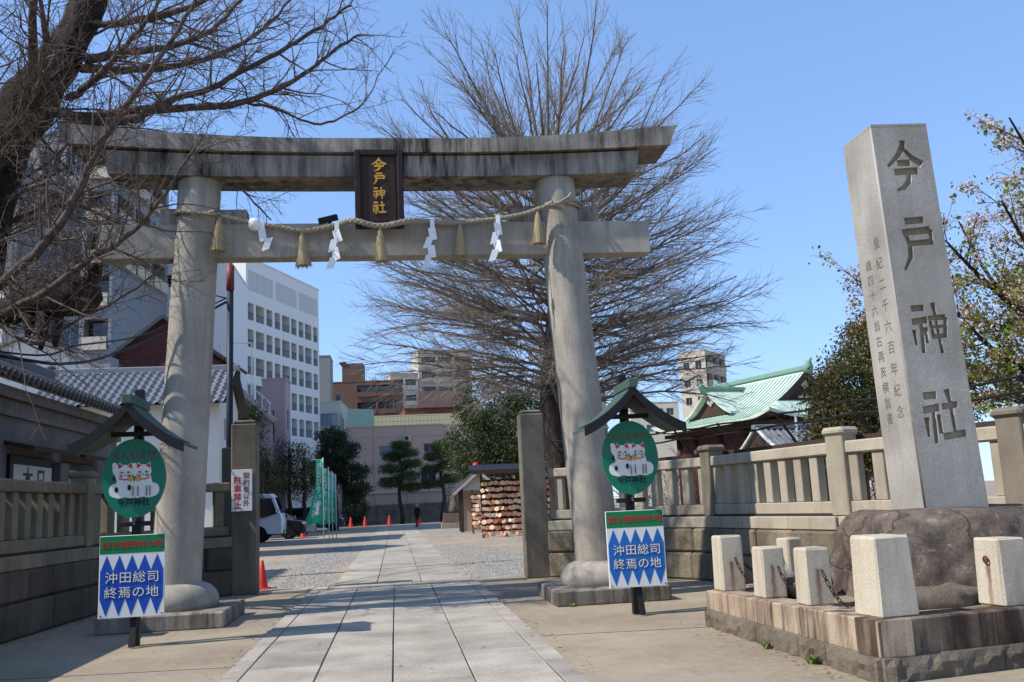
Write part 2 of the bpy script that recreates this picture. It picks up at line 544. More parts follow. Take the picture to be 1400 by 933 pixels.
# ================================================================ ground and paths
def ground_material():
    t = NT('concrete_ground', 0.9)
    c = t.mix(t.ramp(t.noise(0.35, detail=6), [(0.35, 0.0), (0.65, 1.0)]), lin('#a19279'), lin('#857661'))
    c = t.mix(t.math('MULTIPLY', t.ramp(t.noise(2.2, detail=8, rough=0.7), [(0.48, 0.0), (0.75, 1.0)]), 0.55), c, lin('#6c6154'))
    c = t.mix(t.math('MULTIPLY', t.ramp(t.noise(11, detail=7, rough=.75), [(0.45, 0.0), (0.7, 1.0)]), .45), c, lin('#b0a494'))
    c = t.mix(0.55, c, t.ramp(t.noise(150, detail=3, rough=0.8), [(0.3, 0.1), (0.5, 0.5), (0.7, 0.92)]), 'OVERLAY')
    v = t.voro(0.42, None, 'Distance')
    t.color(c)
    t.bump(t.math('ADD', t.noise(60, detail=4), t.noise(6, detail=5)), 0.3, 0.02)
    return t.m
def yard_material():
    t = NT('gravelly_yard', 0.95)
    c = t.mix(t.ramp(t.noise(0.22, detail=7, rough=0.6), [(0.42, 0.0), (0.58, 1.0)]), lin('#a8957b'), lin('#968d80'))
    c = t.mix(t.ramp(t.noise(0.9, detail=6), [(0.5, 0.0), (0.8, 0.6)]), c, lin('#6e5f50'))
    c = t.mix(0.6, c, t.ramp(t.voro(14, None, 'Color'), [(0.1, 0.2), (0.9, 0.8)]), 'OVERLAY')
    t.color(c)
    t.bump(t.voro(22), 0.5, 0.03)
    return t.m
M['ground'] = ground_material()
M['yard'] = yard_material()
b = MB()
b.add([(-900, -300, 0), (900, -300, 0), (900, 1500, 0), (-900, 1500, 0)], [(0, 1, 2, 3)])
struct(b.build('ground', M['ground']))
b = MB()
b.add([(-40, 20.0, .006), (45, 20.0, .006), (45, 98, .006), (-40, 98, .006)], [(0, 1, 2, 3)])
struct(b.build('yard', M['yard']))
rng = random.Random(5)

def paving(name, cols, y0, y1, lmin, lmax, z, bed_z):
    bed = MB()
    bed.add([(cols[0][0], y0, bed_z), (cols[-1][1], y0, bed_z), (cols[-1][1], y1, bed_z), (cols[0][0], y1, bed_z)], [(0, 1, 2, 3)])
    root = struct(bed.build(name, M['joint']))
    for (xa, xb) in cols:
        y = y0 - rng.uniform(0, lmin)
        while y < y1:
            L = rng.uniform(lmin, lmax)
            ya, yb = max(y, y0), min(y+L, y1)
            y += L
            if yb-ya < 0.15: continue
            g = 0.006
            s = MB().box(xa+g+rng.uniform(-.002, .003), xb-g+rng.uniform(-.003, .002), ya+g+.003, yb-g-.003, bed_z-0.03, z+rng.uniform(-.003, .003), 0.006)
            s.build('slab', M['slab'], root)
    return root
XO = [(-1.70, -1.50), (-1.50, -.78), (-.78, -.065), (-.065, .66), (.66, 1.40), (1.40, 1.61)]
paving('path', XO, 5.0, 19.2, 0.9, 1.5, 0.026, 0.012)
paving('inner_path', [(-1.30, -.42), (-.42, .5), (.5, 1.4)], 19.95, 79.0, 1.1, 2.0, 0.026, 0.012)
th = MB().box(-2.7, 2.58, 19.2, 19.9, 0.004, 0.009).build('threshold', M['joint'])
struct(th)
for xa, xb in ((-2.7, -1.35), (-1.35, .3), (.3, 1.5), (1.5, 2.58)):
    MB().box(xa+.006, xb-.006, 19.22, 19.62, -.02, .055, .01).build('kerb_stone', M['slab'], th)
for k in range(12):
    MB().box(-2.65+k*.435, -2.65+k*.435+.42, 19.66, 19.88, -.02, .03, .008).build('drain_cover', M['fence_dark'], th)

# expansion joints in the concrete and litter blown against the stones
gnd = bpy.data.objects['ground']
for a_, b_ in (((1.62, 11.2), (3.75, 11.0)), ((-1.72, 10.4), (-5.3, 10.7)), ((-1.72, 16.6), (-2.45, 16.6)), ((1.62, 17.2), (5.2, 17.1))):
    MB().bar((a_[0], a_[1], .001), (b_[0], b_[1], .001), .006, .006).build('expansion_joint', M['joint'], gnd)
lg = random.Random(17)
lm = MB()
for (x0, y0, x1, y1, sp_, n_) in ((-5.05, 12, -4.95, 17, .12, 60), (3.55, 7.2, 3.4, 11.2, .08, 50), (5.0, 14.0, 5.3, 16.5, .12, 40), (-4.3, 13.8, -2.3, 13.9, .1, 25), (2.2, 13.8, 4.1, 13.85, .1, 30), (-2.6, 19.1, 2.5, 19.1, .07, 60), (-1.75, 8, -1.75, 19, .06, 60), (1.66, 8, 1.66, 19, .06, 60), (0, 8, 0, 19, 1.4, 40), (-8, 22, 8, 40, 2.5, 120)):
    for _ in range(n_):
        f = lg.random()
        x, y = x0+(x1-x0)*f+lg.gauss(0, sp_), y0+(y1-y0)*f+lg.gauss(0, sp_)
        a_, s_ = lg.uniform(0, 6.28), lg.uniform(.012, .032)
        c_, d_ = math.cos(a_)*s_, math.sin(a_)*s_
        lm.add([(x-c_, y-d_, .032), (x+d_*.5, y-c_*.5, .030+s_*.4), (x+c_, y+d_, .034), (x-d_*.5, y+c_*.5, .03+s_*.2)], [(0, 1, 2, 3)])
t = NT('dry_litter', 0.9)
t.color(t.ramp(t.voro(40, None, 'Color'), [(0.1, lin('#3f3122')), (0.5, lin('#6b5233')), (0.9, lin('#8f7a4e'))]))
lo_ = struct(lm.build('litter', t.m), 'stuff')
lo_['label'] = 'dry leaf litter scattered along the stones and path'
lo_['category'] = 'litter'

# gravel spread on both sides of the inner path
def gravel(name, regions, n, seed, mat):
    g = np.random.default_rng(seed)
    base = np.array([(1, 0, 0), (0, 1, 0), (-1, 0, 0), (0, -1, 0), (0, 0, .7)], float)
    q = np.array([(0, 1, 4), (1, 2, 4), (2, 3, 4), (3, 0, 4)])
    vs, fs = [], []
    P = []
    for (x0, x1, y0, y1, w) in regions:
        k = int(n*w)
        P.append(np.stack([g.normal((x0+x1)/2, (x1-x0)/3.2, k), g.uniform(y0, y1, k)], 1))
    P = np.concatenate(P)
    ok = (np.abs(P[:, 0]-.05) > 1.42)
    P = P[ok]
    s = g.uniform(.012, .038, len(P))
    a = g.uniform(0, 6.28, len(P))
    ca, sa = np.cos(a), np.sin(a)
    B = base[None]*s[:, None, None]*g.uniform(.6, 1.3, (len(P), 1, 3))
    V = np.empty_like(B)
    V[..., 0] = B[..., 0]*ca[:, None]-B[..., 1]*sa[:, None]+P[:, 0:1]
    V[..., 1] = B[..., 0]*sa[:, None]+B[..., 1]*ca[:, None]+P[:, 1:2]
    V[..., 2] = B[..., 2]+.006
    F = q[None]+5*np.arange(len(P))[:, None, None]
    o = put(name, np_mesh(name, V.reshape(-1, 3), F.reshape(-1, 3), mat))
    struct(o, 'stuff')
    o['label'] = 'loose grey gravel spread beside the inner stone path'
    o['category'] = 'gravel'
t = NT('gravel_stone', 0.9)
t.color(t.ramp(t.voro(30, None, 'Color'), [(0.1, lin('#66615a')), (0.5, lin('#8d8880')), (0.9, lin('#aeaaa2'))]))
M['gravel'] = t.m
gravel('gravel', [(-2.9, -1.5, 20.5, 40, .28), (1.5, 3.8, 20.1, 34, .45), (-2.6, -1.4, 40, 60, .1), (1.6, 5, 46, 62, .17)], 26000, 3, M['gravel'])

# ================================================================ torii gate
TY = 14.95
tor = thing('torii_gate', 'large grey granite torii gate standing over the stone path', 'torii gate', (0, TY, 0))
def pillar(xb, xt, name):
    zs = [.42, 1.0, 2.2, 3.5, 4.8, 6.0, 6.90]
    pts = []
    for z in zs:
        f = (z-.42)/(6.95-.42)
        pts.append((xb+(xt-xb)*f, 0, z))
    rad = [.37, .36, .352, .346, .34, .335, .33]
    p = MB().tube(pts, rad, 40).build('pillar', M['torii'], tor, True, 40)
    foot = MB().lathe([(.60, .22), (.63, .27), (.63, .36), (.59, .46), (.50, .545), (.40, .585), (.36, .59)], 40, (xb, 0, 0)).build('pillar_foot', M['torii'], p, True, 50)
    MB().box(xb-.87, xb+.87, -.95, .95, 0, .225, .02).build('base_block', M['torii_beam'], p)
    return p
pillar(-3.30, -3.0, 'l')
pillar(3.18, 2.80, 'r')
def beam(name, stations, y0, y1, mat, und=0.0):
    """stations (x, zbottom, ztop) swept along x; roofed top edge when und > 0"""
    m = MB()
    n = len(stations)
    for (x, zb, zt, sl) in stations:
        m.v += [(x, y0+und, zb), (x, y1-und, zb), (x+sl, y1, zt-.05), (x+sl, (y0+y1)/2, zt+.03), (x+sl, y0, zt-.05)]
    for k in range(n-1):
        for j in range(5):
            j2 = (j+1) % 5
            m.f.append((k*5+j, k*5+j2, (k+1)*5+j2, (k+1)*5+j))
    m.f.append((4, 3, 2, 1, 0))
    o = (n-1)*5
    m.f.append((o, o+1, o+2, o+3, o+4))
    return m.build(name, mat, tor)
def sori(x): return 0.27*max(0.0, (abs(x+.1)-1.0)/3.97)**1.9
kx = [-4.93, -4.5, -4.0, -3.3, -2.5, -1.6, -.7, .2, 1.1, 2.0, 2.8, 3.5, 4.1, 4.45, 4.73]
beam('top_beam', [(x, 7.215+sori(x)*.55, 7.50+sori(x), (.16*(abs(x)/4.9)**4)*(1 if x > 0 else -1)) for x in kx], -.45, .45, M['torii_beam'])
beam('under_beam', [(x, 6.83+sori(x)*.35, 7.212+sori(x)*.55+.02, (.1*(abs(x)/4.4)**4)*(1 if x > 0 else -1)) for x in [-4.33, -3.8, -3.2, -2.4, -1.4, -.4, .6, 1.6, 2.4, 3.2, 3.8, 4.13]], -.37, .37, M['torii_beam'])
MB().box(-4.5, 4.34, -.17, .17, 5.56, 6.115, .012).build('tie_beam', M['torii'], tor)
for xa, xb in ((-3.58, -3.3), (-2.72, -2.25), (2.02, 2.55), (3.12, 3.5)):
    w = MB()
    hi = .26 if xb > 0 and xa > 3 or xb < -3 else .24
    w.prism([(xa, 6.118), (xb, 6.118), (xb, 6.118+hi), (xa, 6.118+hi)], lambda x, z: (x, -.15, z), lambda x, z: (x, .15, z))
    w.build('wedge', M['torii_beam'], tor)
MB().box(-.36, .10, -.12, .12, 6.117, 6.829).build('strut', M['torii_beam'], tor)
# name plaque
pl = MB().box(-.52, .25, -.52, -.42, 5.92, 7.22, .02).build('name_plaque', M['plaque_edge'], tor)
pl.rotation_euler = (0, 0, 0)
MB().box(-.40, .13, -.528, -.47, 6.02, 7.10, .012).build('panel', M['plaque'], pl)
for a in ((-.52, -.425, 5.92, 7.22), (.155, .25, 5.92, 7.22)):
    MB().box(a[0], a[1], -.56, -.50, a[2], a[3], .015).build('frame', M['plaque_edge'], pl)
for a in ((-.43, .16, 7.12, 7.22), (-.43, .16, 5.92, 6.0)):
    MB().box(a[0], a[1], -.557, -.50, a[2], a[3], .015).build('frame', M['plaque_edge'], pl)
LOOPS = {k: glyph_loops(k) for k in GLYPH}
for key, z, s in (('ima', 6.97, .24), ('to', 6.73, .21), ('kami', 6.49, .21), ('yashiro', 6.25, .22)):
    me = curve_fill([[(x*s, y*s*(.72 if key in ('ima', 'to') else .8)) for x, y in lp] for lp in LOOPS[key]], .012, M['gold'], 'character')
    put('character', me, pl, (-.135, -.536, z), FACE_FRONT)
MB().bar((-.135, -.45, 7.0), (-.135, -.12, 7.0), .05, .05).build('bracket', M['black_wood'], pl)
# floodlight and bulb on the tie beam
fl = thing('floodlight', 'small black floodlight on the tie beam left of the plaque', 'floodlight', (-.95, TY-.05, 6.115))
m = MB()
m.box(-.16, .16, -.12, .12, .05, .15, .01, Matrix.Rotation(R(-14), 4, 'Y') @ Matrix.Rotation(R(20), 4, 'X'))
m.build('housing', M['black_wood'], fl)
MB().box(-.03, .03, -.03, .03, 0, .08).build('bracket', M['black_wood'], fl)
bl = thing('round_lamp', 'round white lamp tied beside the rope near the left pillar', 'lamp', (-2.10, TY-.30, 6.06))
MB().lathe([(.02, -.1), (.07, -.085), (.10, -.03), (.10, .03), (.07, .085), (.03, .1)], 16).build('globe', M['paper'], bl, True)
MB().bar((0, .02, .09), (0, .16, .12), .03, .03).build('bracket', M['steel'], bl)

# ================================================================ sacred rope with tassels and paper streamers
RP = [(-3.34, -.10, 6.27), (-3.25, -.37, 6.26), (-2.72, -.42, 6.19), (-2.35, -.34, 6.13), (-2.1, -.27, 6.09), (-1.75, -.27, 6.03), (-1.36, -.27, 5.955), (-1.05, -.28, 5.995), (-.78, -.30, 6.05),
      (-.55, -.60, 6.02), (-.14, -.62, 5.92), (.28, -.60, 6.0), (.55, -.3, 6.095), (.9, -.27, 6.07), (1.15, -.27, 6.075), (1.75, -.28, 6.13), (2.2, -.32, 6.2), (2.5, -.40, 6.28), (2.75, -.44, 6.34), (3.05, -.36, 6.42), (3.22, -.08, 6.43)]
def spline(P, n):
    P = [Vector(p) for p in P]
    out = []
    for k in range(len(P)-1):
        p0, p1, p2, p3 = P[max(k-1, 0)], P[k], P[k+1], P[min(k+2, len(P)-1)]
        for j in range(n):
            t = j/n
            out.append(.5*((2*p1)+(p2-p0)*t+(2*p0-5*p1+4*p2-p3)*t*t+(3*p1-p0-3*p2+p3)*t**3))
    out.append(P[-1])
    return out
rope = thing('sacred_rope', 'twisted straw rope hung across the tie beam of the torii', 'rope', (0, TY, 0))
cl = spline(RP, 9)
for s in range(3):
    pts = []
    L = 0
    for k, p in enumerate(cl):
        if k: L += (p-cl[k-1]).length
        d = (cl[min(k+1, len(cl)-1)]-cl[max(k-1, 0)]).normalized()
        a = d.cross(Vector((0, 0, 1))).normalized()
        bb = a.cross(d)
        ph = L*26+s*2.094
        thick = 1.0-.45*min(1, abs(p.x+.1)/3.2)
        pts.append(p+(a*math.cos(ph)+bb*math.sin(ph))*.025*thick)
    MB().tube(pts, [.030*(1.0-.45*min(1, abs(p.x+.1)/3.2)) for p in cl], 7).build('strand', M['rope'], rope, True)
for xw, ph in ((-3.02, .0), (2.84, .1)):
    ring = [(xw+.375*math.cos(a), .375*math.sin(a), 6.27+ph+.012*math.sin(a*2)) for a in np.linspace(0, 2*math.pi, 33)]
    MB().tube(ring, .022, 6).build('pillar_wrap', M['rope'], rope, True)
MB().tube([(2.55, -.42, 6.30), (2.66, -.47, 6.36), (2.62, -.5, 6.28), (2.75, -.48, 6.32), (2.95, -.42, 6.45), (3.0, -.4, 6.52)], .025, 6).build('knot', M['rope'], rope, True)
MB().tube([(-2.8, -.42, 6.22), (-2.7, -.46, 6.25), (-2.72, -.48, 6.17), (-2.6, -.44, 6.2)], .022, 6).build('knot', M['rope'], rope, True)
tg = random.Random(11)
for x, y, z in ((-2.62, -.42, 6.14), (-1.37, -.29, 5.92), (-.14, -.63, 5.88), (1.15, -.29, 6.04), (2.42, -.41, 6.2)):
    m = MB()
    H = .56
    m.tube([(0, 0, 0), (0, 0, -.08), (0, 0, -.18)], [.02, .045, .05], 8)
    for k in range(70):
        a, r = tg.uniform(0, 6.28), math.sqrt(tg.random())
        c, s_ = math.cos(a), math.sin(a)
        h2 = H*tg.uniform(.92, 1.03)
        m.tube([(.025*r*c, .025*r*s_, -.02), (.05*r*c, .05*r*s_, -.2), (.13*r*c+tg.uniform(-.01, .01), .1*r*s_, -h2)], [.006, .007, .006], 4, False)
    m.lathe([(.02, -.06), (.052, -.12), (.075, -.3), (.10, -.53)], 12)
    o = m.build('straw_tassel', M['straw'], None)
    o.location = (x, TY+y, z)
    o.rotation_euler = (R(2), R(tg.uniform(-3, 3)), 0)
    where = {-2.62: 'at the left pillar', -1.37: 'between the left pillar and the plaque', -.14: 'below the name plaque', 1.15: 'between the plaque and the right pillar', 2.42: 'at the right pillar'}[x]
    tag(o, 'straw tassel hanging from the rope ' + where, 'tassel', 'straw tassels on the rope')
def streamer(x, y, z, seed, label, stub=False):
    g = random.Random(seed)
    m = MB()
    px, pz = 0.0, 0.0
    w, h = .14, .19
    n = 2 if stub else 4
    h = .19
    m.box(-.035, .035, -.003, .003, -.14, .02)
    pz = -.14
    for k in range(n):
        tw = R(g.uniform(-25, 25))
        M4 = Matrix.Translation((px, 0, pz)) @ Matrix.Rotation(tw, 4, 'Z') @ Matrix.Rotation(R(g.uniform(-4, 8)), 4, 'Y')
        fl_ = -1 if k % 2 else 1
        m.prism([(-.055-.02*fl_, .01), (.06-.02*fl_, .035), (.055+.03*fl_, -h+.03), (-.06+.03*fl_, -h-.005)], lambda u, v: tuple(M4 @ Vector((u, -.002-.006*k, v))), lambda u, v: tuple(M4 @ Vector((u, .002-.006*k, v))))
        px += (.085 if stub else (-.06 if k % 2 == 0 else .04))
        pz -= h*(.78 if not stub else .8)
    o = m.build('paper_streamer', M['paper'])
    o.location = (x, TY+y, z)
    tag(o, label, 'paper streamer', 'paper streamers on the rope')
streamer(-1.98, -.33, 6.10, 3, 'short zigzag paper streamer beside the round white lamp', True)
streamer(-.82, -.36, 6.06, 4, 'zigzag paper streamer just left of the name plaque')
streamer(.70, -.33, 6.09, 5, 'zigzag paper streamer just right of the name plaque')
streamer(1.77, -.34, 6.16, 6, 'zigzag paper streamer nearest the right pillar')

# ================================================================ two roofed sign stands
def sign_stand(x, y, rz, label, blue, seed):
    t = thing('sign_stand', label, 'sign', (x, y, 0), rz, 'roofed shrine signs beside the gate')
    MB().box(-.055, .055, .10, .21, 0, 3.22, .008).build('post', M['black_wood'], t)
    MB().bar((.02, -.10, .02), (.02, .11, .55), .07, .05).build('brace', M['black_wood'], t)
    MB().box(-.20, .20, .04, .10, 1.47, 1.53, .006).build('crossbar', M['black_wood'], t)
    # roof: two concave slopes, ridge along y
    def prof(s, k): # k 0..1 from ridge to eave
        return (s*(.68*k), 3.0-.62*k**.84+.09*k**3)
    y0, y1 = -.46, .44
    n = 8
    for s in (-1, 1):
        m = MB()
        for k in range(n+1):
            px, pz = prof(s, k/n)
            m.v += [(px, y0, pz), (px, y1, pz), (px, y1, pz-.045), (px, y0, pz-.045)]
        for k in range(n):
            a, b2 = k*4, (k+1)*4
            for j in range(4):
                j2 = (j+1) % 4
                m.f.append((a+j, a+j2, b2+j2, b2+j) if s < 0 else (a+j2, a+j, b2+j, b2+j2))
        m.f += [(0, 1, 2, 3), (n*4+3, n*4+2, n*4+1, n*4)]
        sl = m.build('roof_slope', M['copper'], t)
        for k in range(1, 8):   # stepped copper courses
            pa, pb = prof(s, k/8.0-.125), prof(s, k/8.0)
            MB().bar((pa[0], 0, pa[1]+.012), (pb[0], 0, pb[1]+.014), .86, .012).build('roof_course', M['copper'], sl)
        gb = MB()
        for k in range(n*2+1):
            pa = prof(s, k/(n*2))
            for yy in (y0-.035, y0-.003):
                gb.v += [(pa[0], yy, pa[1]+.012), (pa[0], yy, pa[1]-.12)]
        for k in range(n*2):
            o = k*4
            gb.f += [(o, o+1, o+5, o+4), (o+3, o+2, o+6, o+7), (o+2, o, o+4, o+6), (o+1, o+3, o+7, o+5)]
        gb.f += [(0, 2, 3, 1), (n*8, n*8+1, n*8+3, n*8+2)]
        gb.build('gable_board', M['black_wood'], t)
    MB().box(-.06, .06, y0-.05, y1+.03, 2.97, 3.09, .01).build('ridge', M['copper'], t)
    MB().prism([(-.3, 2.70), (.3, 2.70), (0, 2.95)], lambda u, v: (u, y0+.05, v), lambda u, v: (u, y0+.08, v)).build('gable_panel', M['wood'], t)
    MB().box(-.30, .30, -.03, .03, 2.60, 2.66).build('roof_beam', M['black_wood'], t)
    # oval board with two lucky cats
    ov = MB()
    ov.prism(ell(0, 0, .385, .495, 48), lambda u, v: (u, -.06, 2.07+v), lambda u, v: (u, -.02, 2.07+v))
    ob = ov.build('oval_board', M['sign_green'], t)
    def layer(polys, mat, name, off):
        m = MB()
        for k, p in enumerate(polys):
            o = off+k*.0004
            m.prism(p, lambda u, v: (u, -.0605-o-.0006, 2.07+v), lambda u, v: (u, -.059, 2.07+v))
        return m.build(name, mat, ob)
    def singles(polys, mat, name, off):
        for p in polys: layer([p], mat, name, off)
    # white cat shapes
    W = []
    for cx, tail in ((-.105, -1), (.115, 1)):
        W += [ell(cx, .085, .095, .085), [(cx-.09, .10), (cx-.075, .20), (cx-.01, .155)], [(cx+.09, .10), (cx+.078, .20), (cx+.01, .155)],
              [(cx-.085, .03), (cx+.085, .03), (cx+.125, -.12), (cx+.13, -.235), (cx-.13, -.235), (cx-.125, -.12)]]
        W += [ell(cx+tail*.12, -.15, .075, .085), ell(cx-.07, -.225, .06, .022), ell(cx+.07, -.225, .06, .022)]
    W += [ell(-.225, .12, .035, .075), ell(-.235, .17, .03, .03), [(-.25, .12), (-.19, .14), (-.16, -.05), (-.21, -.02)], ell(0.005, .16, .03, .03), ell(.012, .1, .028, .08)]
    layer(W, M['white'], 'cat_picture', .0)
    singles([[(cx+s*.082, .12), (cx+s*.073, .185), (cx+s*.028, .155)] for cx in (-.105, .115) for s in (-1, 1)], M['red'], 'cat_ear', .012)
    col = []
    for cx in (-.105, .115):
        a = [(cx-.075+.15*k/8, .012-.022*math.sin(math.pi*k/8)) for k in range(9)]
        col.append(a+[(p[0], p[1]-.014) for p in reversed(a)])
    singles(col, M['red'], 'cat_collar', .014)
    singles([ell(-.035, -.008, .032, .034), ell(.055, -.008, .032, .034)], M['gold'], 'cat_bell', .017)
    singles([ell(cx+s*.04, .075, .022, .011, 12) for cx in (-.105, .115) for s in (-1, 1)], M['gold'], 'cat_eye', .017)
    sp = [ell(-.205, -.14, .02, .034, 14), ell(-.05, -.115, .019, .035, 14), ell(-.237, .0, .012, .028, 12)]
    sp += [ell(cx+s*.04, .075, .008, .009, 10) for cx in (-.105, .115) for s in (-1, 1)]
    for cx in (-.105, .115):
        sp += [ell(cx, .042, .008, .005, 8)]
        for s in (-1, 1):
            for dz in (0, .014):
                sp.append([(cx+s*.03, .04-dz), (cx+s*.065, .044-dz), (cx+s*.065, .041-dz), (cx+s*.03, .037-dz)])
    for xx in (-.005, .055, .16, .2):
        sp.append([(xx, -.1), (xx+.003, -.1), (xx+.003, -.225), (xx, -.225)])
    struct(layer(sp, M['black'], 'cat_markings', .024), 'stuff')
    put('lettering', text_mesh('えんむすび', .105, M['dullred'], .02), ob, (0, -.0625, 2.07+.285), FACE_FRONT)
    put('lettering', text_mesh('今戸神社', .10, M['black'], .02), ob, (0, -.0625, 2.07-.30), FACE_FRONT)
    ch = MB()
    for k in range(3):
        ch.tube([(0+.02*math.cos(a), -.04, 2.60-.03-.034*k+.024*math.sin(a)) if k % 2 == 0 else (0, -.04+.02*math.cos(a), 2.60-.03-.034*k+.024*math.sin(a)) for a in np.linspace(0, 6.283, 11)], .005, 5, False)
    ch.build('hanger', M['steel'], t)
    h2 = MB().tube([(0, -.03, 1.58), (.02, -.04, 1.55), (-.01, -.03, 1.53), (.01, -.03, 1.49)], .012, 6).build('hook', M['steel'], t)
    # lower board
    bx0, bx1, bz0, bz1 = -.39, .39, .37, 1.365
    lb = MB().box(bx0, bx1, -.06, -.025, bz0, bz1, .004).build('lower_board', M['white'], t)
    f = -.061
    def flat(poly, mat, name, off):
        return MB().prism(poly, lambda u, v: (u, f-off, v), lambda u, v: (u, f+.0005, v)).build(name, mat, lb)
    flat([(bx0+.004, 1.145), (bx1-.004, 1.145), (bx1-.004, bz1-.006), (bx0+.004, bz1-.006)], M['sign_band'], 'green_band', .0008)
    zz = []
    n = 5
    w = (bx1-bx0-.03)/n
    for k in range(n):
        zz += [(bx0+.015+k*w, .93), (bx0+.015+(k+.5)*w, 1.125)]
    zz.append((bx1-.015, .93))
    lo = []
    for k in range(n):
        lo += [(bx0+.015+k*w, .60), (bx0+.015+(k+.5)*w, .39)]
    lo.append((bx1-.015, .60))
    m = MB()
    # split into quads column by column so the zigzag stays a clean shape
    for k in range(n):
        a, b2, c = bx0+.015+k*w, bx0+.015+(k+.5)*w, bx0+.015+(k+1)*w
        m.add([(a, f-.001, .93), (b2, f-.001, 1.125), (b2, f-.001, .39), (a, f-.001, .60)], [(3, 2, 1, 0)])
        m.add([(b2, f-.001, 1.125), (c, f-.001, .93), (c, f-.001, .60), (b2, f-.001, .39)], [(3, 2, 1, 0)])
    m.build('blue_zigzag', blue, lb)
    put('lettering', text_mesh('招き猫発祥の地', .093, M['red'], .006, sx=1.12), lb, (0, f-.004, 1.255), FACE_FRONT)
    for zz2, s in ((.855, '沖田総司'), (.675, '終焉の地')):
        put('lettering', text_mesh(s, .148, M['black'], .022, .0015, sx=1.08, char=1.06), lb, (0, f-.003, zz2), FACE_FRONT)
        put('lettering', text_mesh(s, .148, M['white'], .002, .0015, sx=1.08, char=1.06), lb, (0, f-.006, zz2), FACE_FRONT)
    for sx in (bx0+.03, bx1-.03):
        MB().lathe([(.01, 0), (.01, .004)], 8).build('screw', M['rust'], lb).matrix_local = Matrix.Translation((sx, f, bz0+.03)) @ Matrix.Rotation(R(90), 4, 'X')
    return t
sign_stand(-3.27, 12.5, R(1), 'roofed sign stand with blue notice board and cat oval before the left pillar', M['sign_blue2'], 1)
sign_stand(3.16, 12.5, R(-1), 'roofed sign stand with blue notice board and cat oval before the right pillar', M['sign_blue'], 2)

# ================================================================ gate posts and parking notice
for x, y, lab in ((-3.0, 19.65, 'tall plain stone gate post carrying the parking notice'), (2.86, 19.6, 'tall plain stone gate post beside the rack of wooden plaques')):
    m = MB()
    m.box(-.25, .25, -.22, .22, 0, 3.36, .02)
    m.box(-.235, .235, -.205, .205, 3.355, 3.44, .05)
    o = m.build('stone_gate_post', M['fence_dark'])
    o.location = (x, y, 0)
    tag(o, lab, 'gate post', 'stone gate posts')
ps = thing('parking_notice', 'white parking notice with red characters on the left gate post', 'notice', (-3.03, 19.40, 2.03))
MB().box(-.20, .20, -.012, .012, -.41, .41, .004).build('plate', M['white'], ps)
put('lettering', text_mesh('契\n約\n者\n以\n外', .135, M['dullred'], .008, .001, line=1.0), ps, (.085, -.014, .02), FACE_FRONT)
put('lettering', text_mesh('駐\n車\n禁\n止', .16, M['red'], .018, .001, line=1.02), ps, (-.085, -.014, -.04), FACE_FRONT)

# ================================================================ stone fences
def bal_mesh(w, d, h, mat, name): return MB().box(-w/2, w/2, -d/2, d/2, 0, h, .012).mesh(name, mat)
fr = random.Random(21)
def fence(label, nodes, mat, rough, side, post_from=0):
    """nodes: (x, y, post) ; side: +1 puts base blocks face to the street"""
    t = thing('stone_fence', label, 'fence', (nodes[0][0], nodes[0][1], 0))
    ox, oy = nodes[0][0], nodes[0][1]
    bm = bal_mesh(.19, .15, .68, mat, 'baluster')
    for k in range(len(nodes)-1):
        a, b2 = Vector((nodes[k][0]-ox, nodes[k][1]-oy, 0)), Vector((nodes[k+1][0]-ox, nodes[k+1][1]-oy, 0))
        d = b2-a
        L = d.length
        ang = math.atan2(d.y, d.x)
        mt = Matrix.Translation(a) @ Matrix.Rotation(ang, 4, 'Z')
        def pc(name, box, m, ch=.012):
            MB().box(*box, ch, mt).build(name, m, t)
        pc('top_rail', (.0, L, -.12, .12, 2.02, 2.2), mat, .02)
        pc('bottom_rail', (.0, L, -.11, .11, 1.16, 1.34), mat)
        n = max(2, int(round(L/.42)))
        for j in range(n):
            u = L*(j+.5)/n
            p = mt @ Vector((u, 0, 1.34))
            put('baluster', bm, t, p, (0, 0, ang+R(fr.uniform(-1.5, 1.5))))
        u = 0
        while u < L-.01:          # coping and rough courses
            l = min(fr.uniform(.9, 1.3), L-u)
            if L-u-l < .3: l = L-u
            pc('coping_block', (u+.004, u+l-.004, -.24, .24, .93, 1.13), mat, .015)
            u += l
        for z0, z1 in ((.50, .925), (.0, .495)):
            u = -fr.uniform(0, .4)
            while u < L-.01:
                l = min(fr.uniform(.6, 1.1), L-u)
                if L-u-l < .25: l = L-u
                ua = max(u, 0)
                o = fr.uniform(-.02, .02)
                pc('rough_block', (ua+.006, u+l-.006, -.27+o, .27+o, z0+.006, z1-.004), rough, .035)
                u += l
        MB().box(0, L, -.2, .2, 0, 1.0, 0, mt).build('mortar', M['joint'], t)
        MB().box(0.05, L-.05, -.13, .13, 1.132, 1.158, 0, mt).build('packing', M['joint'], t)
    for (x, y, p), k in zip(nodes, range(len(nodes))):
        if not p: continue
        kk = k if k < len(nodes)-1 else k-1
        ang = math.atan2(nodes[kk+1][1]-nodes[kk][1], nodes[kk+1][0]-nodes[kk][0])
        m = MB()
        mt = Matrix.Translation((x-ox, y-oy, 0)) @ Matrix.Rotation(ang, 4, 'Z')
        m.box(-.16, .16, -.16, .16, 1.135, 2.30, .015, mt)
        po = m.build('fence_post', mat if p == 1 else M['fence_dark'], t)
        m = MB()
        m.box(-.20, .20, -.20, .20, 2.28, 2.41, .045, mt)
        m.build('post_cap', mat if p == 1 else M['fence_dark'], po)
    return t
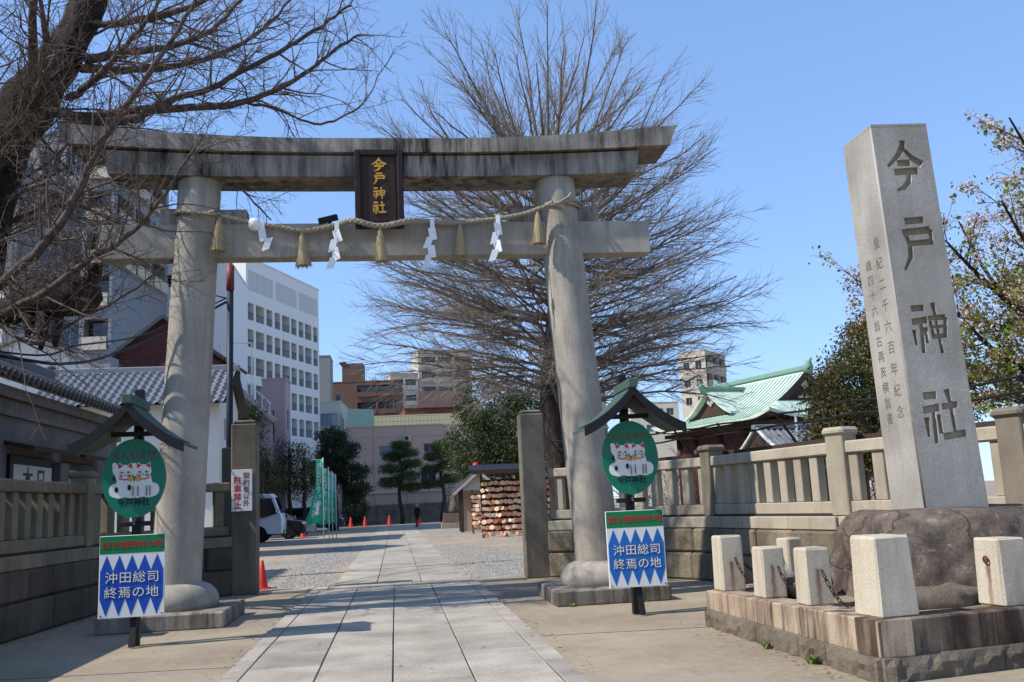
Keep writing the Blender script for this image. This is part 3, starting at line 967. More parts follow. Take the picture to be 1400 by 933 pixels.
fence('stone baluster fence left of the gate in front of the plaster storehouse', [(-3.33, 19.6, 0), (-4.7, 18.75, 0), (-5.32, 17.05, 1), (-5.50, 13.3, 1), (-5.6, 9.3, 1), (-5.7, 5.3, 1)], M['fence_left'], M['rough_left'], 1)
fence('stone baluster fence right of the gate behind the inscribed pillar', [(3.2, 19.6, 0), (4.8, 18.7, 0), (5.76, 16.7, 2), (6.5, 13.1, 1), (7.55, 10.65, 2), (8.8, 8.1, 1)], M['fence'], M['rough'], 1)
# black security wire on slanted arms along the right fence
wl = thing('security_wire', 'black twin wire on slanted arms above the right fence', 'wire', (6.0, 17.5, 0))
wp = [(3.4, 20.1), (5.0, 19.1), (6.0, 16.85), (6.75, 13.2), (7.8, 10.75), (9.0, 8.3)]
def along(P, n):
    out = []
    for k in range(len(P)-1):
        for j in range(n): out.append((P[k][0]+(P[k+1][0]-P[k][0])*j/n, P[k][1]+(P[k+1][1]-P[k][1])*j/n))
    return out+[P[-1]]
pp = along(wp, 14)
for dz, dx in ((2.80, 0), (2.62, .08)):
    MB().tube([(p[0]-6.0+dx, p[1]-17.5, dz-.03*math.sin(k*.45)**2) for k, p in enumerate(pp)], .018, 6).build('wire', M['black_wood'], wl)
for k, p in enumerate(along(wp, 2)):
    MB().bar((p[0]-6.0+.34, p[1]-17.5, 2.25), (p[0]-6.0-.03, p[1]-17.5, 2.82), .035, .035).build('arm', M['black_wood'], wl)
for k in range(len(wp)-1):
    a, b2 = wp[k], wp[k+1]
    MB().bar((a[0]-6.0+.02, a[1]-17.5, 2.2), (b2[0]-6.0+.02, b2[1]-17.5, 2.2), .05, .18).build('base_strip', M['wood'], wl)

# ================================================================ inscribed stone pillar
ST = (5.42, 9.2)
SW = .69
st = thing('stone_pillar', 'tall leaning granite pillar carved with large characters on a boulder', 'stone pillar', (ST[0], ST[1], 1.2), 0)
st.rotation_euler = (0, R(-1.7), 0)
SH = 4.25
def stw(z): return SW - .035*z/SH
core = MB()
i = .045
core.v = [(i, i, -.1), (SW-.002, i, -.1), (SW-.002, SW, -.1), (i, SW, -.1)]
e = (SW-stw(SH))/2
core.v += [(i+e, i+e, SH-.003), (SW-e-.002, i+e, SH-.003), (SW-e-.002, SW-e, SH-.003), (i+e, SW-e, SH-.003)]
core.f = [(0, 3, 2, 1), (4, 5, 6, 7), (0, 1, 5, 4), (1, 2, 6, 5), (2, 3, 7, 6), (3, 0, 4, 7)]
core.build('core', M['carve'], st)
holes = []
for key, px, z, s in (('ima', .345, 3.79, .44), ('to', .35, 2.89, .45), ('kami', .35, 1.96, .46), ('yashiro', .35, 1.02, .47)):
    holes += [[(px+x*s, z+y*s*1.02) for x, y in lp] for lp in LOOPS[key]]
outer = [(0, -.1), (SW, -.1), (SW-e, SH), (e, SH)]
me = curve_fill([outer]+holes, .045, M['stele'], 'carved_face')
fo = put('carved_face', me, st, (0, .0225, 0), FACE_FRONT)
fo.rotation_euler = (R(90)-math.atan(e/SH), 0, 0)
sf = MB()
sf.v = [(0, .046, -.1), (0, SW, -.1), (e, SW-e, SH), (e, .046+e, SH), (.044, .046, -.1), (.044, SW, -.1), (.044+e, SW-e, SH), (.044+e, .046+e, SH)]
sf.f = [(0, 3, 2, 1), (4, 5, 6, 7), (0, 4, 7, 3), (1, 2, 6, 5), (3, 7, 6, 2), (0, 1, 5, 4)]
sface = sf.build('side_face', M['stele'], st)
cap = MB().prism([(e-.002, e-.002), (SW-e+.002, e-.002), (SW-e+.002, SW-e+.002), (e-.002, SW-e+.002)], lambda u, v: (u, v, SH+.025), lambda u, v: (u, v, SH-.002)).build('pillar_top', M['stele'], st)
rot_left = (R(90), 0, R(-90))
for col, yy, z, sz in (('皇\n紀\n二\n千\n六\n百\n年\n紀\n念', .24, 2.05, .145), ('歳\n四\n十\n六\n翁\n古\n再\n亥\n横\n翁\n書', .47, 1.92, .135)):
    me = text_mesh(col, sz, M['ink'], -.004, .001, line=1.62 if sz > .14 else 1.28)
    for v in me.vertices: v.co.z -= v.co.y*e/SH
    put('inscription', me, sface, (e*(z+.1)/(SH+.1)-.001, yy, z), (R(90), R(0), R(-90)))
# boulder under it
def boulder(name, c, r, seed, mat, amp=.16, n=5, flat=None, mixr=.7):
    g = np.random.default_rng(seed)
    import bmesh
    bm = bmesh.new()
    bmesh.ops.create_icosphere(bm, subdivisions=n, radius=1.0)
    ks = g.normal(0, 1.6, (14, 3))
    ph = g.uniform(0, 6.28, 14)
    for v in bm.verts:
        p = np.array(v.co)
        s = 1+amp*sum(math.sin(ks[i] @ p+ph[i])*.16 for i in range(14))
        s += amp*.25*math.sin(9*p[0]+5*p[2])*math.sin(8*p[1]+1)
        s -= amp*.22*sum(abs(math.sin(ks[i] @ p*2.2+ph[i]*2)) for i in range(5))/5-amp*.1
        s += amp*.06*math.sin(31*p[0]+7*p[1])*math.sin(27*p[2]+13*p[1])
        q = p/np.max(np.abs(p)*np.array([.72, .72, .86])+1e-6)*.78
        p = (p*mixr+q*(1-mixr))*s
        z = p[2]*r[2]
        if flat is not None: z = min(z, flat+.02*math.sin(6*p[0])*math.sin(5*p[1]))
        v.co = (p[0]*r[0], p[1]*r[1], z)
    me = bpy.data.meshes.new(name)
    bm.to_mesh(me)
    bm.free()
    me.polygons.foreach_set('use_smooth', [True]*len(me.polygons))
    me.materials.append(mat)
    return put(name, me, None, c)
bo = boulder('pedestal_boulder', (5.95, 9.65, .52), (1.30, 1.2, .92), 4, M['boulder'], .20, 6, .76)
tag(bo, 'big brown rounded boulder carrying the inscribed granite pillar', 'boulder')
# low stone enclosure with posts and chains
A, B, C, D = (3.80, 7.36), (7.7, 8.02), (6.25, 12.9), (3.66, 11.2)
en = thing('stone_kerb', 'rust stained granite kerb enclosing the boulder', 'kerb', (A[0], A[1], 0))
def kz(p): return .475-.075*min(1, max(0, (p[1]-7.4)/3.8))
er = random.Random(8)
def kerb_run(a, b2, n, w=.30, kmat='kerb'):
    a, b2 = Vector((a[0], a[1], 0)), Vector((b2[0], b2[1], 0))
    d = (b2-a)
    L = d.length
    d.normalize()
    nrm = Vector((-d.y, d.x, 0))
    cuts = [0]+sorted(er.uniform(.75, 1.25)*L*(k+1)/n if k < n-1 else L for k in range(n))
    cuts = [0]+[L*(k+1)/n+(er.uniform(-.15, .15) if k < n-1 else 0) for k in range(n)]
    for k in range(n):
        for (z0f, z1f, off, nm, mt, ch) in ((.19, 1, 0, 'kerb_block', M[kmat], .012), (0, .19, -.035, 'foundation_block', M['foundation'], .03)):
            u0, u1 = cuts[k]+.004, cuts[k+1]-.004
            p0, p1 = a+d*u0, a+d*u1
            m = MB()
            vs = []
            for p in (p0, p1):
                zt = kz(p) if z1f == 1 else .19
                zb = .192 if z1f == 1 else -.05
                q0, q1 = p+nrm*off, p+nrm*(w)
                vs += [(q0, zb), (q1, zb), (q1, zt-.0), (q0, zt-ch), (q0+nrm*ch, zt)]
            m.v = [(v.x-A[0], v.y-A[1], z) for v, z in vs]
            m.f = [(0, 1, 2, 4, 3), (9-1, 9-2, 6, 5, 9) if False else (8, 9, 7, 6, 5), (0, 5, 6, 1), (1, 6, 7, 2), (2, 7, 9, 4), (4, 9, 8, 3), (3, 8, 5, 0)]
            if nm == 'foundation_block':      # hewn face
                nu, nz = max(6, int((u1-u0)/.07)), 4
                o = len(m.v)
                for q in range(nu+1):
                    for r_ in range(nz+1):
                        edge = q in (0, nu) or r_ in (0, nz)
                        p = p0+(p1-p0)*(q/nu)+nrm*(off-(.004 if edge else er.uniform(.004, .045)))
                        m.v.append((p.x-A[0], p.y-A[1], -.05+.235*r_/nz))
                for q in range(nu):
                    for r_ in range(nz):
                        k0 = o+q*(nz+1)+r_
                        m.f.append((k0, k0+nz+1, k0+nz+2, k0+1))
            m.build(nm, mt, en)
kerb_run(D, A, 5)
kerb_run(A, B, 3, kmat='kerb_front')
kerb_run(C, D, 3)
m = MB()
m.v = [(p[0]-A[0], p[1]-A[1], .37-.0*k) for k, p in enumerate((A, B, C, D))]
ins = []
cx, cy = sum(p[0] for p in (A, B, C, D))/4, sum(p[1] for p in (A, B, C, D))/4
m.v = [((p[0]-cx)*.92+cx-A[0], (p[1]-cy)*.92+cy-A[1], kz(p)-.03) for p in (A, B, C, D)]
m.f = [(0, 1, 2, 3)]
m.build('bed', M['ground'], en)
bol = []
def bollard(x, y, w, h, lab, rz=0.0, mat='bollard_rust'):
    z = kz((x, y))
    o = MB()
    o.v = []
    t_ = .94
    o.box(-w/2, w/2, -w/2, w/2, 0, h, .02)
    o.v = [(v[0]*(1-.06*v[2]/h)+er.uniform(-.006, .006), v[1]*(1-.06*v[2]/h)+er.uniform(-.006, .006), v[2]+er.uniform(-.006, .006)*(v[2] > .1)) for v in o.v]
    ob = o.build('stone_bollard', M[mat])
    ob.location = (x, y, z-.002)
    ob.rotation_euler = (0, 0, rz)
    tag(ob, lab, 'bollard', 'granite bollards on the kerb')
    bol.append((x, y, z+h*.62))
    return ob
rzk = R(9)
bollard(3.90, 11.02, .29, .64, 'granite bollard at the far left corner of the kerb', R(3))
bollard(3.93, 9.86, .27, .53, 'short granite bollard second from the far left kerb corner', R(3))
b4 = bollard(3.98, 8.88, .27, .54, 'short granite bollard with rust streak next to the large corner bollard', R(3))
bollard(4.06, 7.68, .37, .66, 'large granite bollard on the front corner of the kerb', R(8), 'bollard')
b6 = bollard(5.28, 7.88, .32, .58, 'granite bollard with rusty ring before the boulder', R(8), 'bollard_side')
bollard(5.15, 12.15, .25, .52, 'small granite bollard at the back of the kerb near the fence', R(20))
def chain(a, b2, lab, sag=.22):
    a, b2 = Vector(a), Vector(b2)
    n = int((b2-a).length/.058)
    m = MB()
    for k in range(n):
        t0 = k/n
        t1 = (k+1.25)/n
        f = lambda t: a.lerp(b2, t)-Vector((0, 0, sag*4*t*(1-t)))
        p, q = f(t0), f(t1)
        d = (q-p).normalized()
        s1 = d.cross(Vector((0, 0, 1))).normalized()
        s2 = s1.cross(d)
        s = s1 if k % 2 else s2
        L = (q-p).length
        m.tube([p+d*(L/2+L/2*math.cos(x))+s*.017*math.sin(x) for x in np.linspace(0, 6.2832, 11)], .006, 5, False)
    o = m.build('chain', M['chain'])
    tag(o, lab, 'chain', 'rusty chains between bollards')
chain((3.93, 10.85, .79), (3.94, 10.02, .76), 'rusty chain from the far left corner bollard')
chain((3.97, 9.70, .76), (3.98, 9.04, .77), 'rusty chain between the two short bollards')
chain((4.0, 8.72, .78), (4.05, 7.9, .80), 'rusty chain hanging behind the large corner bollard', .3)
chain((4.05, 11.1, .80), (5.0, 12.1, .72), 'rusty chain along the back of the kerb')
for (x, y, z, rz) in ((5.12, 7.84, .86, 0),):
    rg = MB().tube([(x-.012, y+.028*math.cos(a), z+.028*math.sin(a)) for a in np.linspace(0, 6.283, 13)], .009, 6, False)
    o = rg.build('iron_ring', M['rust'])
    tag(o, 'rusty iron ring on the bollard before the boulder', 'ring')
s1 = boulder('garden_stone', (5.02, 8.40, .47), (.44, .24, .17), 12, M['foundation'], .5, 4)
tag(s1, 'flat pale grey stone lying before the boulder', 'stone')
s2 = boulder('garden_stone', (4.35, 9.9, .50), (.22, .2, .14), 13, M['foundation'], .3, 3)
tag(s2, 'small dark stone behind the short bollards', 'stone')
s3 = boulder('garden_stone', (4.55, 11.2, .50), (.2, .2, .15), 14, M['torii'], .3, 3)
tag(s3, 'small pale stone near the back bollard', 'stone')
# weeds in the cracks
def tuft(x, y, z, s, seed, mat):
    g = random.Random(seed)
    m = MB()
    for k in range(26):
        a = g.uniform(0, 6.28)
        l = s*g.uniform(.4, 1)
        d = Vector((math.cos(a)*.6, math.sin(a)*.6, g.uniform(.4, 1))).normalized()*l
        p = Vector((g.uniform(-s, s)*.4, g.uniform(-s, s)*.4, 0))
        w = d.cross(Vector((0, 0, 1))).normalized()*l*.22
        m.add([p, p+d*.5+w, p+d, p+d*.5-w], [(0, 1, 2, 3)])
    o = m.build('weed', mat)
    o.location = (x, y, z)
    return o
M['weed'] = paint('weed_leaf', lin('#5d7a2c'), 0.6, 0.4, 0.2, 10)
for x, y, z, s, lab in ((3.62, 9.3, 0, .09, 'tiny green weed at the foot of the kerb'), (3.67, 8.35, .0, .11, 'green weed sprouting where the kerb meets the pavement'), (5.42, 8.52, .42, .12, 'green weed at the foot of the boulder'),
                        (2.52, 13.95, 0, .08, 'small green weed at the corner of the right torii base')):
    tag(tuft(x, y, z, s, int(x*100), M['weed']), lab, 'weed')

# ================================================================ bare trees
class Tubes:
    def __init__(s): s.v = []; s.q = []; s.n = 0
    def add(s, pts, rad, n):
        pts = np.asarray(pts, float)
        rad = np.asarray(rad, float)
        k = len(pts)
        d = pts[-1]-pts[0]
        d = d/(np.linalg.norm(d)+1e-9)
        ref = np.array((0, 0, 1.0)) if abs(d[2]) < .9 else np.array((1.0, 0, 0))
        a = np.cross(d, ref)
        a /= np.linalg.norm(a)
        c = np.cross(d, a)
        t = 2*np.pi*np.arange(n)/n
        ring = np.cos(t)[:, None]*a+np.sin(t)[:, None]*c
        s.v.append((pts[:, None]+rad[:, None, None]*ring[None]).reshape(-1, 3))
        i, j = np.meshgrid(np.arange(k-1), np.arange(n), indexing='ij')
        i, j = i.ravel(), j.ravel()
        j2 = (j+1) % n
        s.q.append(np.stack([i*n+j, i*n+j2, (i+1)*n+j2, (i+1)*n+j], 1)+s.n)
        s.n += k*n
    def build(s, name, mat, parent):
        return put(name, np_mesh(name, np.concatenate(s.v), np.concatenate(s.q), mat, True), parent)

def smooth_path(P, per=5):
    return np.array([tuple(p) for p in spline(P, per)])

def twig_path(g, p, d, L, k, lift, wig):
    """short wandering path from p along d, bending by lift (z) with wiggle"""
    out = [p]
    d = d/np.linalg.norm(d)
    st = L/(k-1)
    for _ in range(k-1):
        d = d+np.array((0, 0, lift))*st+g.normal(0, wig, 3)*math.sqrt(st)
        d = d/np.linalg.norm(d)
        out.append(out[-1]+d*st)
    return np.array(out)

def side_dir(g, d, ang):
    r = g.normal(0, 1, 3)
    r -= d*(r@d)
    r /= np.linalg.norm(r)+1e-9
    return d*math.cos(ang)+r*math.sin(ang)

def ramify(g, limbs, twigs, path, r0, r1, level, spec, tips=None):
    """spec[level] = (count per metre, len0, len1, angle0, angle1, lift, wiggle, points, sides, min radius)"""
    seg = np.linalg.norm(np.diff(path, axis=0), axis=1)
    cum = np.concatenate([[0], np.cumsum(seg)])
    tot = cum[-1]
    rate, l0, l1, a0, a1, lift, wig, k, sides, rmin = spec[level]
    n = max(1, int(g.poisson(rate*tot)))
    start = .18 if level == 0 else .1
    for u in g.uniform(start, 1.0, n):
        s = u*tot
        i = min(np.searchsorted(cum, s)-1, len(path)-2)
        i = max(i, 0)
        f = (s-cum[i])/(seg[i]+1e-9)
        p = path[i]+(path[i+1]-path[i])*f
        d = path[i+1]-path[i]
        d = d/(np.linalg.norm(d)+1e-9)
        dd = side_dir(g, d, R(g.uniform(a0, a1)))
        L = g.uniform(l0, l1)*(1.15-.6*u)
        pt = twig_path(g, p, dd, L, k, lift, wig)
        rr = max(rmin, min((r0+(r1-r0)*u)*.5, .006+.010*L))
        rad = np.linspace(rr, rmin*.55, k)
        (limbs if sides > 4 else twigs).add(pt, rad, sides)
        if level+1 < len(spec): ramify(g, limbs, twigs, pt, rr, rmin, level+1, spec, tips)
        elif tips is not None: tips.append(pt)

def bark(name, base, dark, sc=9.0):
    t = NT(name, 0.9)
    v = t.scaled(t.pos(), (1, 1, .22))
    c = t.mix(t.ramp(t.noise(sc, v, 6, .7), [(0.35, 0.0), (0.65, 1.0)]), dark, base)
    t.color(c)
    t.bump(t.noise(sc*1.4, v, 6, .7), 0.9, 0.06)
    return t.m
M['bark'] = bark('ginkgo_bark', lin('#463a31'), lin('#1e1814'))
M['limb'] = bark('branch_bark', lin('#75635a'), lin('#453a32'), 14)
M['twig'] = paint('fine_twig_bark', lin('#6f5d51'), 0.9, 0.35, 0.2, 3)
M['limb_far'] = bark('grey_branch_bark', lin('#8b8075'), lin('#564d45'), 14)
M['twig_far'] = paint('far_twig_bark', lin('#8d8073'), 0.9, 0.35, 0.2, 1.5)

# ---- near ginkgo at the left
g = np.random.default_rng(7)
gk = thing('ginkgo_tree', 'huge bare ginkgo with thick dark trunk leaning over the left of the torii', 'tree', (-7.3, 16.5, 0))
off = np.array((-7.3, 16.5, 0))
TR = [(-7.35, 16.5, -.1), (-7.31, 16.5, 2.5), (-7.22, 16.45, 4.46), (-7.02, 16.4, 6.45), (-6.66, 16.35, 7.91), (-6.02, 16.3, 9.15), (-5.42, 16.2, 10.06), (-4.95, 16.1, 11.4), (-4.81, 16.0, 13.4)]
RR = [.70, .58, .54, .51, .48, .40, .30, .21, .14]
tp = [Vector(p)-Vector(off) for p in TR]
sp = spline(tp, 6)
tb = MB()
for k, p in enumerate(sp):
    pass
rad = [RR[min(k//6, 8)]+(RR[min(k//6+1, 8)]-RR[min(k//6, 8)])*((k % 6)/6) for k in range(len(sp))]
tb.tube(sp, rad, 22)
gr = random.Random(2)
tb.v = [tuple(Vector(v)+Vector((math.sin(v[2]*3.1+v[1]*7)*.04, math.cos(v[2]*2.3+v[0]*9)*.05, 0))+Vector((gr.uniform(-.03, .03), gr.uniform(-.03, .03), 0))) for v in tb.v]
tb.build('trunk', M['bark'], gk, True)
LB = [
 ([(-6.75, 15.9, 5.01), (-6.0, 15.0, 5.23), (-5.09, 14.2, 5.64), (-4.55, 13.9, 6.27), (-4.28, 13.8, 6.89), (-3.87, 13.7, 7.55), (-3.23, 13.5, 8.43), (-2.84, 13.4, 9.06), (-2.58, 13.3, 9.6)], .085),
 ([(-6.78, 15.9, 4.59), (-5.98, 15.0, 4.74), (-5.13, 14.4, 4.96), (-4.3, 14.0, 5.4), (-3.76, 13.9, 5.73), (-3.18, 13.8, 6.46), (-2.71, 13.7, 7.19)], .075),
 ([(-5.9, 16.1, 8.61), (-5.1, 16.0, 8.43), (-4.26, 16.0, 8.57), (-3.4, 16.0, 8.61), (-2.52, 16.0, 8.72), (-1.64, 16.0, 9.12), (-0.99, 16.0, 9.64), (-0.46, 16.0, 10.04)], .10),
 ([(-5.6, 16.1, 8.3), (-4.32, 15.9, 8.35), (-4.05, 15.9, 8.53), (-3.65, 16.0, 8.78), (-2.9, 16.0, 9.06), (-1.89, 16.0, 9.7), (-1.11, 16.0, 10.21), (-0.58, 16.0, 10.65)], .095),
 ([(-5.44, 16.1, 8.81), (-4.69, 15.0, 8.63), (-4.18, 14.6, 8.95), (-3.64, 14.2, 9.37), (-3.38, 14.0, 9.76)], .07),
 ([(-5.2, 16.1, 9.52), (-4.54, 16.5, 9.89), (-3.89, 17.0, 10.3), (-3.28, 17.3, 10.8), (-2.78, 17.6, 11.59), (-2.53, 17.8, 12.19)], .09),
 ([(-5.3, 16.1, 9.38), (-4.74, 16.8, 9.71), (-4.06, 17.2, 9.95), (-3.06, 17.6, 10.5), (-2.27, 18.0, 11.35), (-1.7, 18.2, 12.29)], .09),
 ([(-5.96, 16.2, 8.6), (-5.22, 16.8, 8.64), (-4.48, 17.4, 8.6), (-3.45, 17.6, 8.32), (-2.79, 17.7, 7.69), (-2.25, 17.8, 7.14)], .05),
 ([(-2.52, 16.0, 8.72), (-1.92, 16.2, 8.68), (-1.3, 16.5, 8.53), (-0.71, 16.6, 8.75), (-0.3, 16.7, 9.2), (-0.11, 16.8, 9.69)], .03),
 ([(-7.22, 16.4, 4.96), (-6.38, 16.0, 5.01), (-5.63, 15.8, 5.11), (-5.03, 15.7, 5.32), (-4.72, 15.6, 5.6)], .30),
 ([(-6.9, 16.4, 6.16), (-6.57, 16.9, 6.89), (-5.85, 17.3, 7.29), (-5.16, 17.6, 7.1), (-4.28, 17.8, 6.72)], .06),
 ([(-6.81, 16.2, 5.16), (-5.53, 15.0, 4.3), (-4.77, 14.6, 4.55), (-4.11, 14.5, 4.85), (-3.46, 14.4, 5.27)], .04),
 ([(-6.1, 16.2, 9.0), (-5.7, 15.0, 10.03), (-5.63, 14.6, 10.57)], .10),
 ([(-6.28, 16.2, 8.16), (-5.6, 15.2, 8.59), (-5.36, 14.6, 9.31), (-5.38, 14.2, 9.95)], .10),
 ([(-6.9, 16.2, 6.9), (-6.7, 15.4, 7.6), (-6.3, 14.8, 8.6), (-6.1, 14.4, 9.6)], .09),
 ([(-5.1, 16.1, 10.6), (-4.6, 15.6, 11.0), (-4.0, 15.2, 11.6), (-3.4, 15.0, 12.4)], .08),
 ([(-5.1, 16.1, 10.2), (-4.2, 15.9, 10.2), (-3.2, 15.8, 10.5), (-2.3, 15.7, 11.2), (-1.6, 15.6, 12.0)], .08),
 ([(-6.6, 16.3, 7.0), (-5.6, 15.6, 7.1), (-5.0, 15.2, 6.8), (-4.6, 15.1, 6.3)], .05),
]
limbs, twigs, fat = Tubes(), Tubes(), Tubes()
NEAR = [(6.2, .7, 2.0, 28, 65, .10, .26, 7, 4, .0065), (5.2, .25, .75, 35, 75, -.15, .4, 5, 3, .0045), (5.0, .06, .2, 40, 85, .0, .3, 3, 3, .0035)]
for P, r in LB:
    pth = smooth_path([np.array(p)-off for p in P], 5)
    pth = pth+np.concatenate([[[0, 0, 0]], g.normal(0, .012, (len(pth)-1, 3))])
    (fat if r > .2 else limbs).add(pth, np.linspace(r, max(.014, r*.22) if r < .2 else .1, len(pth)), 9)
    ramify(g, limbs, twigs, pth, r, r*.25, 0, NEAR)
for k in range(20):
    i = int(g.integers(14, 36))
    s0 = np.array(sp[i])
    d = np.array((g.uniform(.15, 1.0), g.normal(-.25, .7), g.normal(.1, .45)))
    pt = twig_path(g, s0, d, g.uniform(1.4, 3.0), 9, .05, .16)
    limbs.add(pt, np.linspace(.028, .009, 9), 5)
    ramify(g, limbs, twigs, pt, .022, .008, 0, NEAR)
# tangle of shoots on the low knotted limb and aerial roots below it
lowp = smooth_path([np.array(p)-off for p in LB[9][0]], 6)
for k in range(45):
    i = g.integers(5, len(lowp))
    d = np.array((g.normal(.25, .5), g.normal(-.1, .5), g.uniform(.2, 1.0)))
    pt = twig_path(g, lowp[i]+g.normal(0, .08, 3), d/np.linalg.norm(d), g.uniform(.4, 1.5), 6, .1, .4)
    twigs.add(pt, np.linspace(.013, .006, 6), 4)
    ramify(g, limbs, twigs, pt, .012, .006, 1, NEAR)
limbs.build('branches', M['limb'], gk)
fat.build('low_limb', M['bark'], gk)
struct(twigs.build('twigs', M['twig'], gk), 'stuff')
for x, y, z, l in ((-5.62, 15.75, 4.95, .62), (-5.40, 15.74, 5.0, .66), (-5.85, 15.8, 4.9, .35)):
    MB().tube([(x+7.3, y-16.5, z), (x+7.31, y-16.5, z-l*.5), (x+7.29, y-16.5, z-l)], [.12, .085, .035], 9).build('aerial_root', M['bark'], gk, True)
MB().lathe([(.02, -.34), (.3, -.28), (.42, -.05), (.38, .15), (.2, .3), (.03, .34)], 14, (-5.2+7.3, 15.72-16.5, 5.2), 1.25, .8).build('burl', M['bark'], gk, True)

# ---- ginkgo behind the torii
g = np.random.default_rng(19)
gk2 = thing('ginkgo_tree', 'bare fan shaped ginkgo rising behind the right pillar of the torii', 'tree', (5.3, 30, 0))
tb = MB()
tz = [-.1, 1.5, 3.0, 4.5, 6, 8, 10, 13, 16.5]
tb.tube([(.12*math.sin(z), .1*math.cos(z*1.3), z) for z in tz], [.62, .52, .48, .46, .38, .25, .14, .06, .015], 14)
tb.build('trunk', M['bark'], gk2, True)
limbs, twigs = Tubes(), Tubes()
FAR = [(3.4, .9, 2.4, 14, 36, .07, .09, 6, 3, .009), (4.0, .35, 1.0, 16, 45, .06, .16, 4, 3, .0065)]
for k in range(185):
    el = math.asin(min(.995, -.34+1.335*((k+.5)/185)**.66))
    az = k*2.39996+g.normal(0, .2)
    ce, se = math.cos(el), math.sin(el)
    R0 = 1.0/math.sqrt((ce/6.6)**2+(max(se, 0)/13.2)**2+(min(se, 0)/4.5)**2)*g.uniform(.78, 1.04)
    end = np.array((ce*math.cos(az)*R0, ce*math.sin(az)*R0, 6.4+se*R0))
    h = 4.4+9.2*max(0, math.sin(el))**1.1*g.uniform(.5, 1.0)+g.uniform(0, 1.3)
    st_ = np.array((.1, .05, h))
    mid = (st_+end)/2
    hor = np.array((math.cos(az), math.sin(az), 0))
    ctrl = mid+hor*R0*.05*ce+np.array((0, 0, (-.06 if el > .2 else .12)*R0*ce))
    t = np.linspace(0, 1, 12)[:, None]
    pth = (1-t)**2*st_+2*t*(1-t)*ctrl+t*t*end
    pth = pth+np.concatenate([[[0, 0, 0]], np.cumsum(g.normal(0, .03, (11, 3)), 0)])
    r = .016+.0052*R0*g.uniform(.7, 1.3)
    limbs.add(pth, np.linspace(r, .014, 12), 6)
    ramify(g, limbs, twigs, pth, r, .014, 0, FAR)
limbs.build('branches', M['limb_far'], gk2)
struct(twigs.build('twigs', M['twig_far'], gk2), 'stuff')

# ================================================================ leafy trees
def leaf_mat(name, cols, sc=1.2, trans=0.25):
    t = NT(name, 0.55)
    n = t.math('ADD', t.math('MULTIPLY', t.noise(sc, detail=3), .55), t.math('MULTIPLY', t.noise(sc*14, detail=2), .45))
    c = t.ramp(n, [(0.30+.4*k/(len(cols)-1), lin(x)) for k, x in enumerate(cols)])
    t.color(c)
    tr = t.new('ShaderNodeBsdfTranslucent')
    t.link(c, tr.inputs['Color'])
    mx = t.new('ShaderNodeMixShader')
    mx.inputs[0].default_value = trans
    out = t.n.nodes['Material Output']
    t.link(t.b.outputs[0], mx.inputs[1])
    t.link(tr.outputs[0], mx.inputs[2])
    t.link(mx.outputs[0], out.inputs['Surface'])
    return t.m
M['leaf_dark'] = leaf_mat('dark_evergreen_leaf', ['#1c2616', '#31401f', '#4a5a2a'])
M['leaf_olive'] = leaf_mat('olive_evergreen_leaf', ['#2b3520', '#4a522b', '#7a6a3c', '#6d5136'])
M['leaf_camphor'] = leaf_mat('camphor_leaf', ['#2a331f', '#47512e', '#66683b'])
M['needle'] = leaf_mat('pine_needle', ['#26331f', '#44582f', '#61753e'])
M['needle_dark'] = leaf_mat('dark_pine_needle', ['#1b2416', '#2e3b22', '#4b5c30'])
M['leaf_young'] = leaf_mat('young_cherry_leaf', ['#5d4a22', '#6f7a2c', '#8ba238'], 3, .35)
M['blossom'] = leaf_mat('cherry_blossom', ['#c6a094', '#dfc3b8', '#efe0d9'], 4, .3)
M['calyx'] = leaf_mat('pink_calyx', ['#86504c', '#a8706a', '#c29a90'], 4, .3)

def quads_at(g, C, size, flat=0.0, asp=.6):
    n = len(C)
    a = g.normal(0, 1, (n, 3))
    if flat: a[:, 2] *= (1-flat)
    a /= np.linalg.norm(a, axis=1)[:, None]
    b_ = g.normal(0, 1, (n, 3))
    b_ -= a*(a*b_).sum(1)[:, None]
    b_ /= np.linalg.norm(b_, axis=1)[:, None]+1e-9
    s = (size*g.uniform(.6, 1.35, n))[:, None]
    a, b_ = a*s, b_*s*asp
    V = np.stack([C-a, C-b_*.9, C+a, C+b_*.9], 1).reshape(-1, 3)
    F = np.arange(4*n).reshape(n, 4)
    return V, F

def crown(name, parent, lobes, nclump, nleaf, size, seed, mat, clump=.35, flat=0.0, hollow=.5, asp=.6):
    """lobes: (centre, radii) ellipsoids filled with leaf clumps"""
    g = np.random.default_rng(seed)
    Cs = []
    vol = np.array([r[0]*r[1]*r[2] for c, r in lobes])**.67
    for (c, r), w in zip(lobes, vol/vol.sum()):
        k = max(6, int(nclump*w))
        d = g.normal(0, 1, (k, 3))
        d /= np.linalg.norm(d, axis=1)[:, None]
        rad = g.uniform(hollow, 1.0, k)**.5*(1+.16*np.sin(d[:, 0]*5+seed)*np.cos(d[:, 2]*4+d[:, 1]*5))
        Cs.append(np.array(c)+d*rad[:, None]*np.array(r))
    Cs = np.concatenate(Cs)
    L = (Cs[:, None]+g.normal(0, clump, (len(Cs), nleaf, 3))*np.array((1, 1, .7))).reshape(-1, 3)
    V, F = quads_at(g, L, size, flat, asp)
    return put(name, np_mesh(name, V, F, mat), parent)

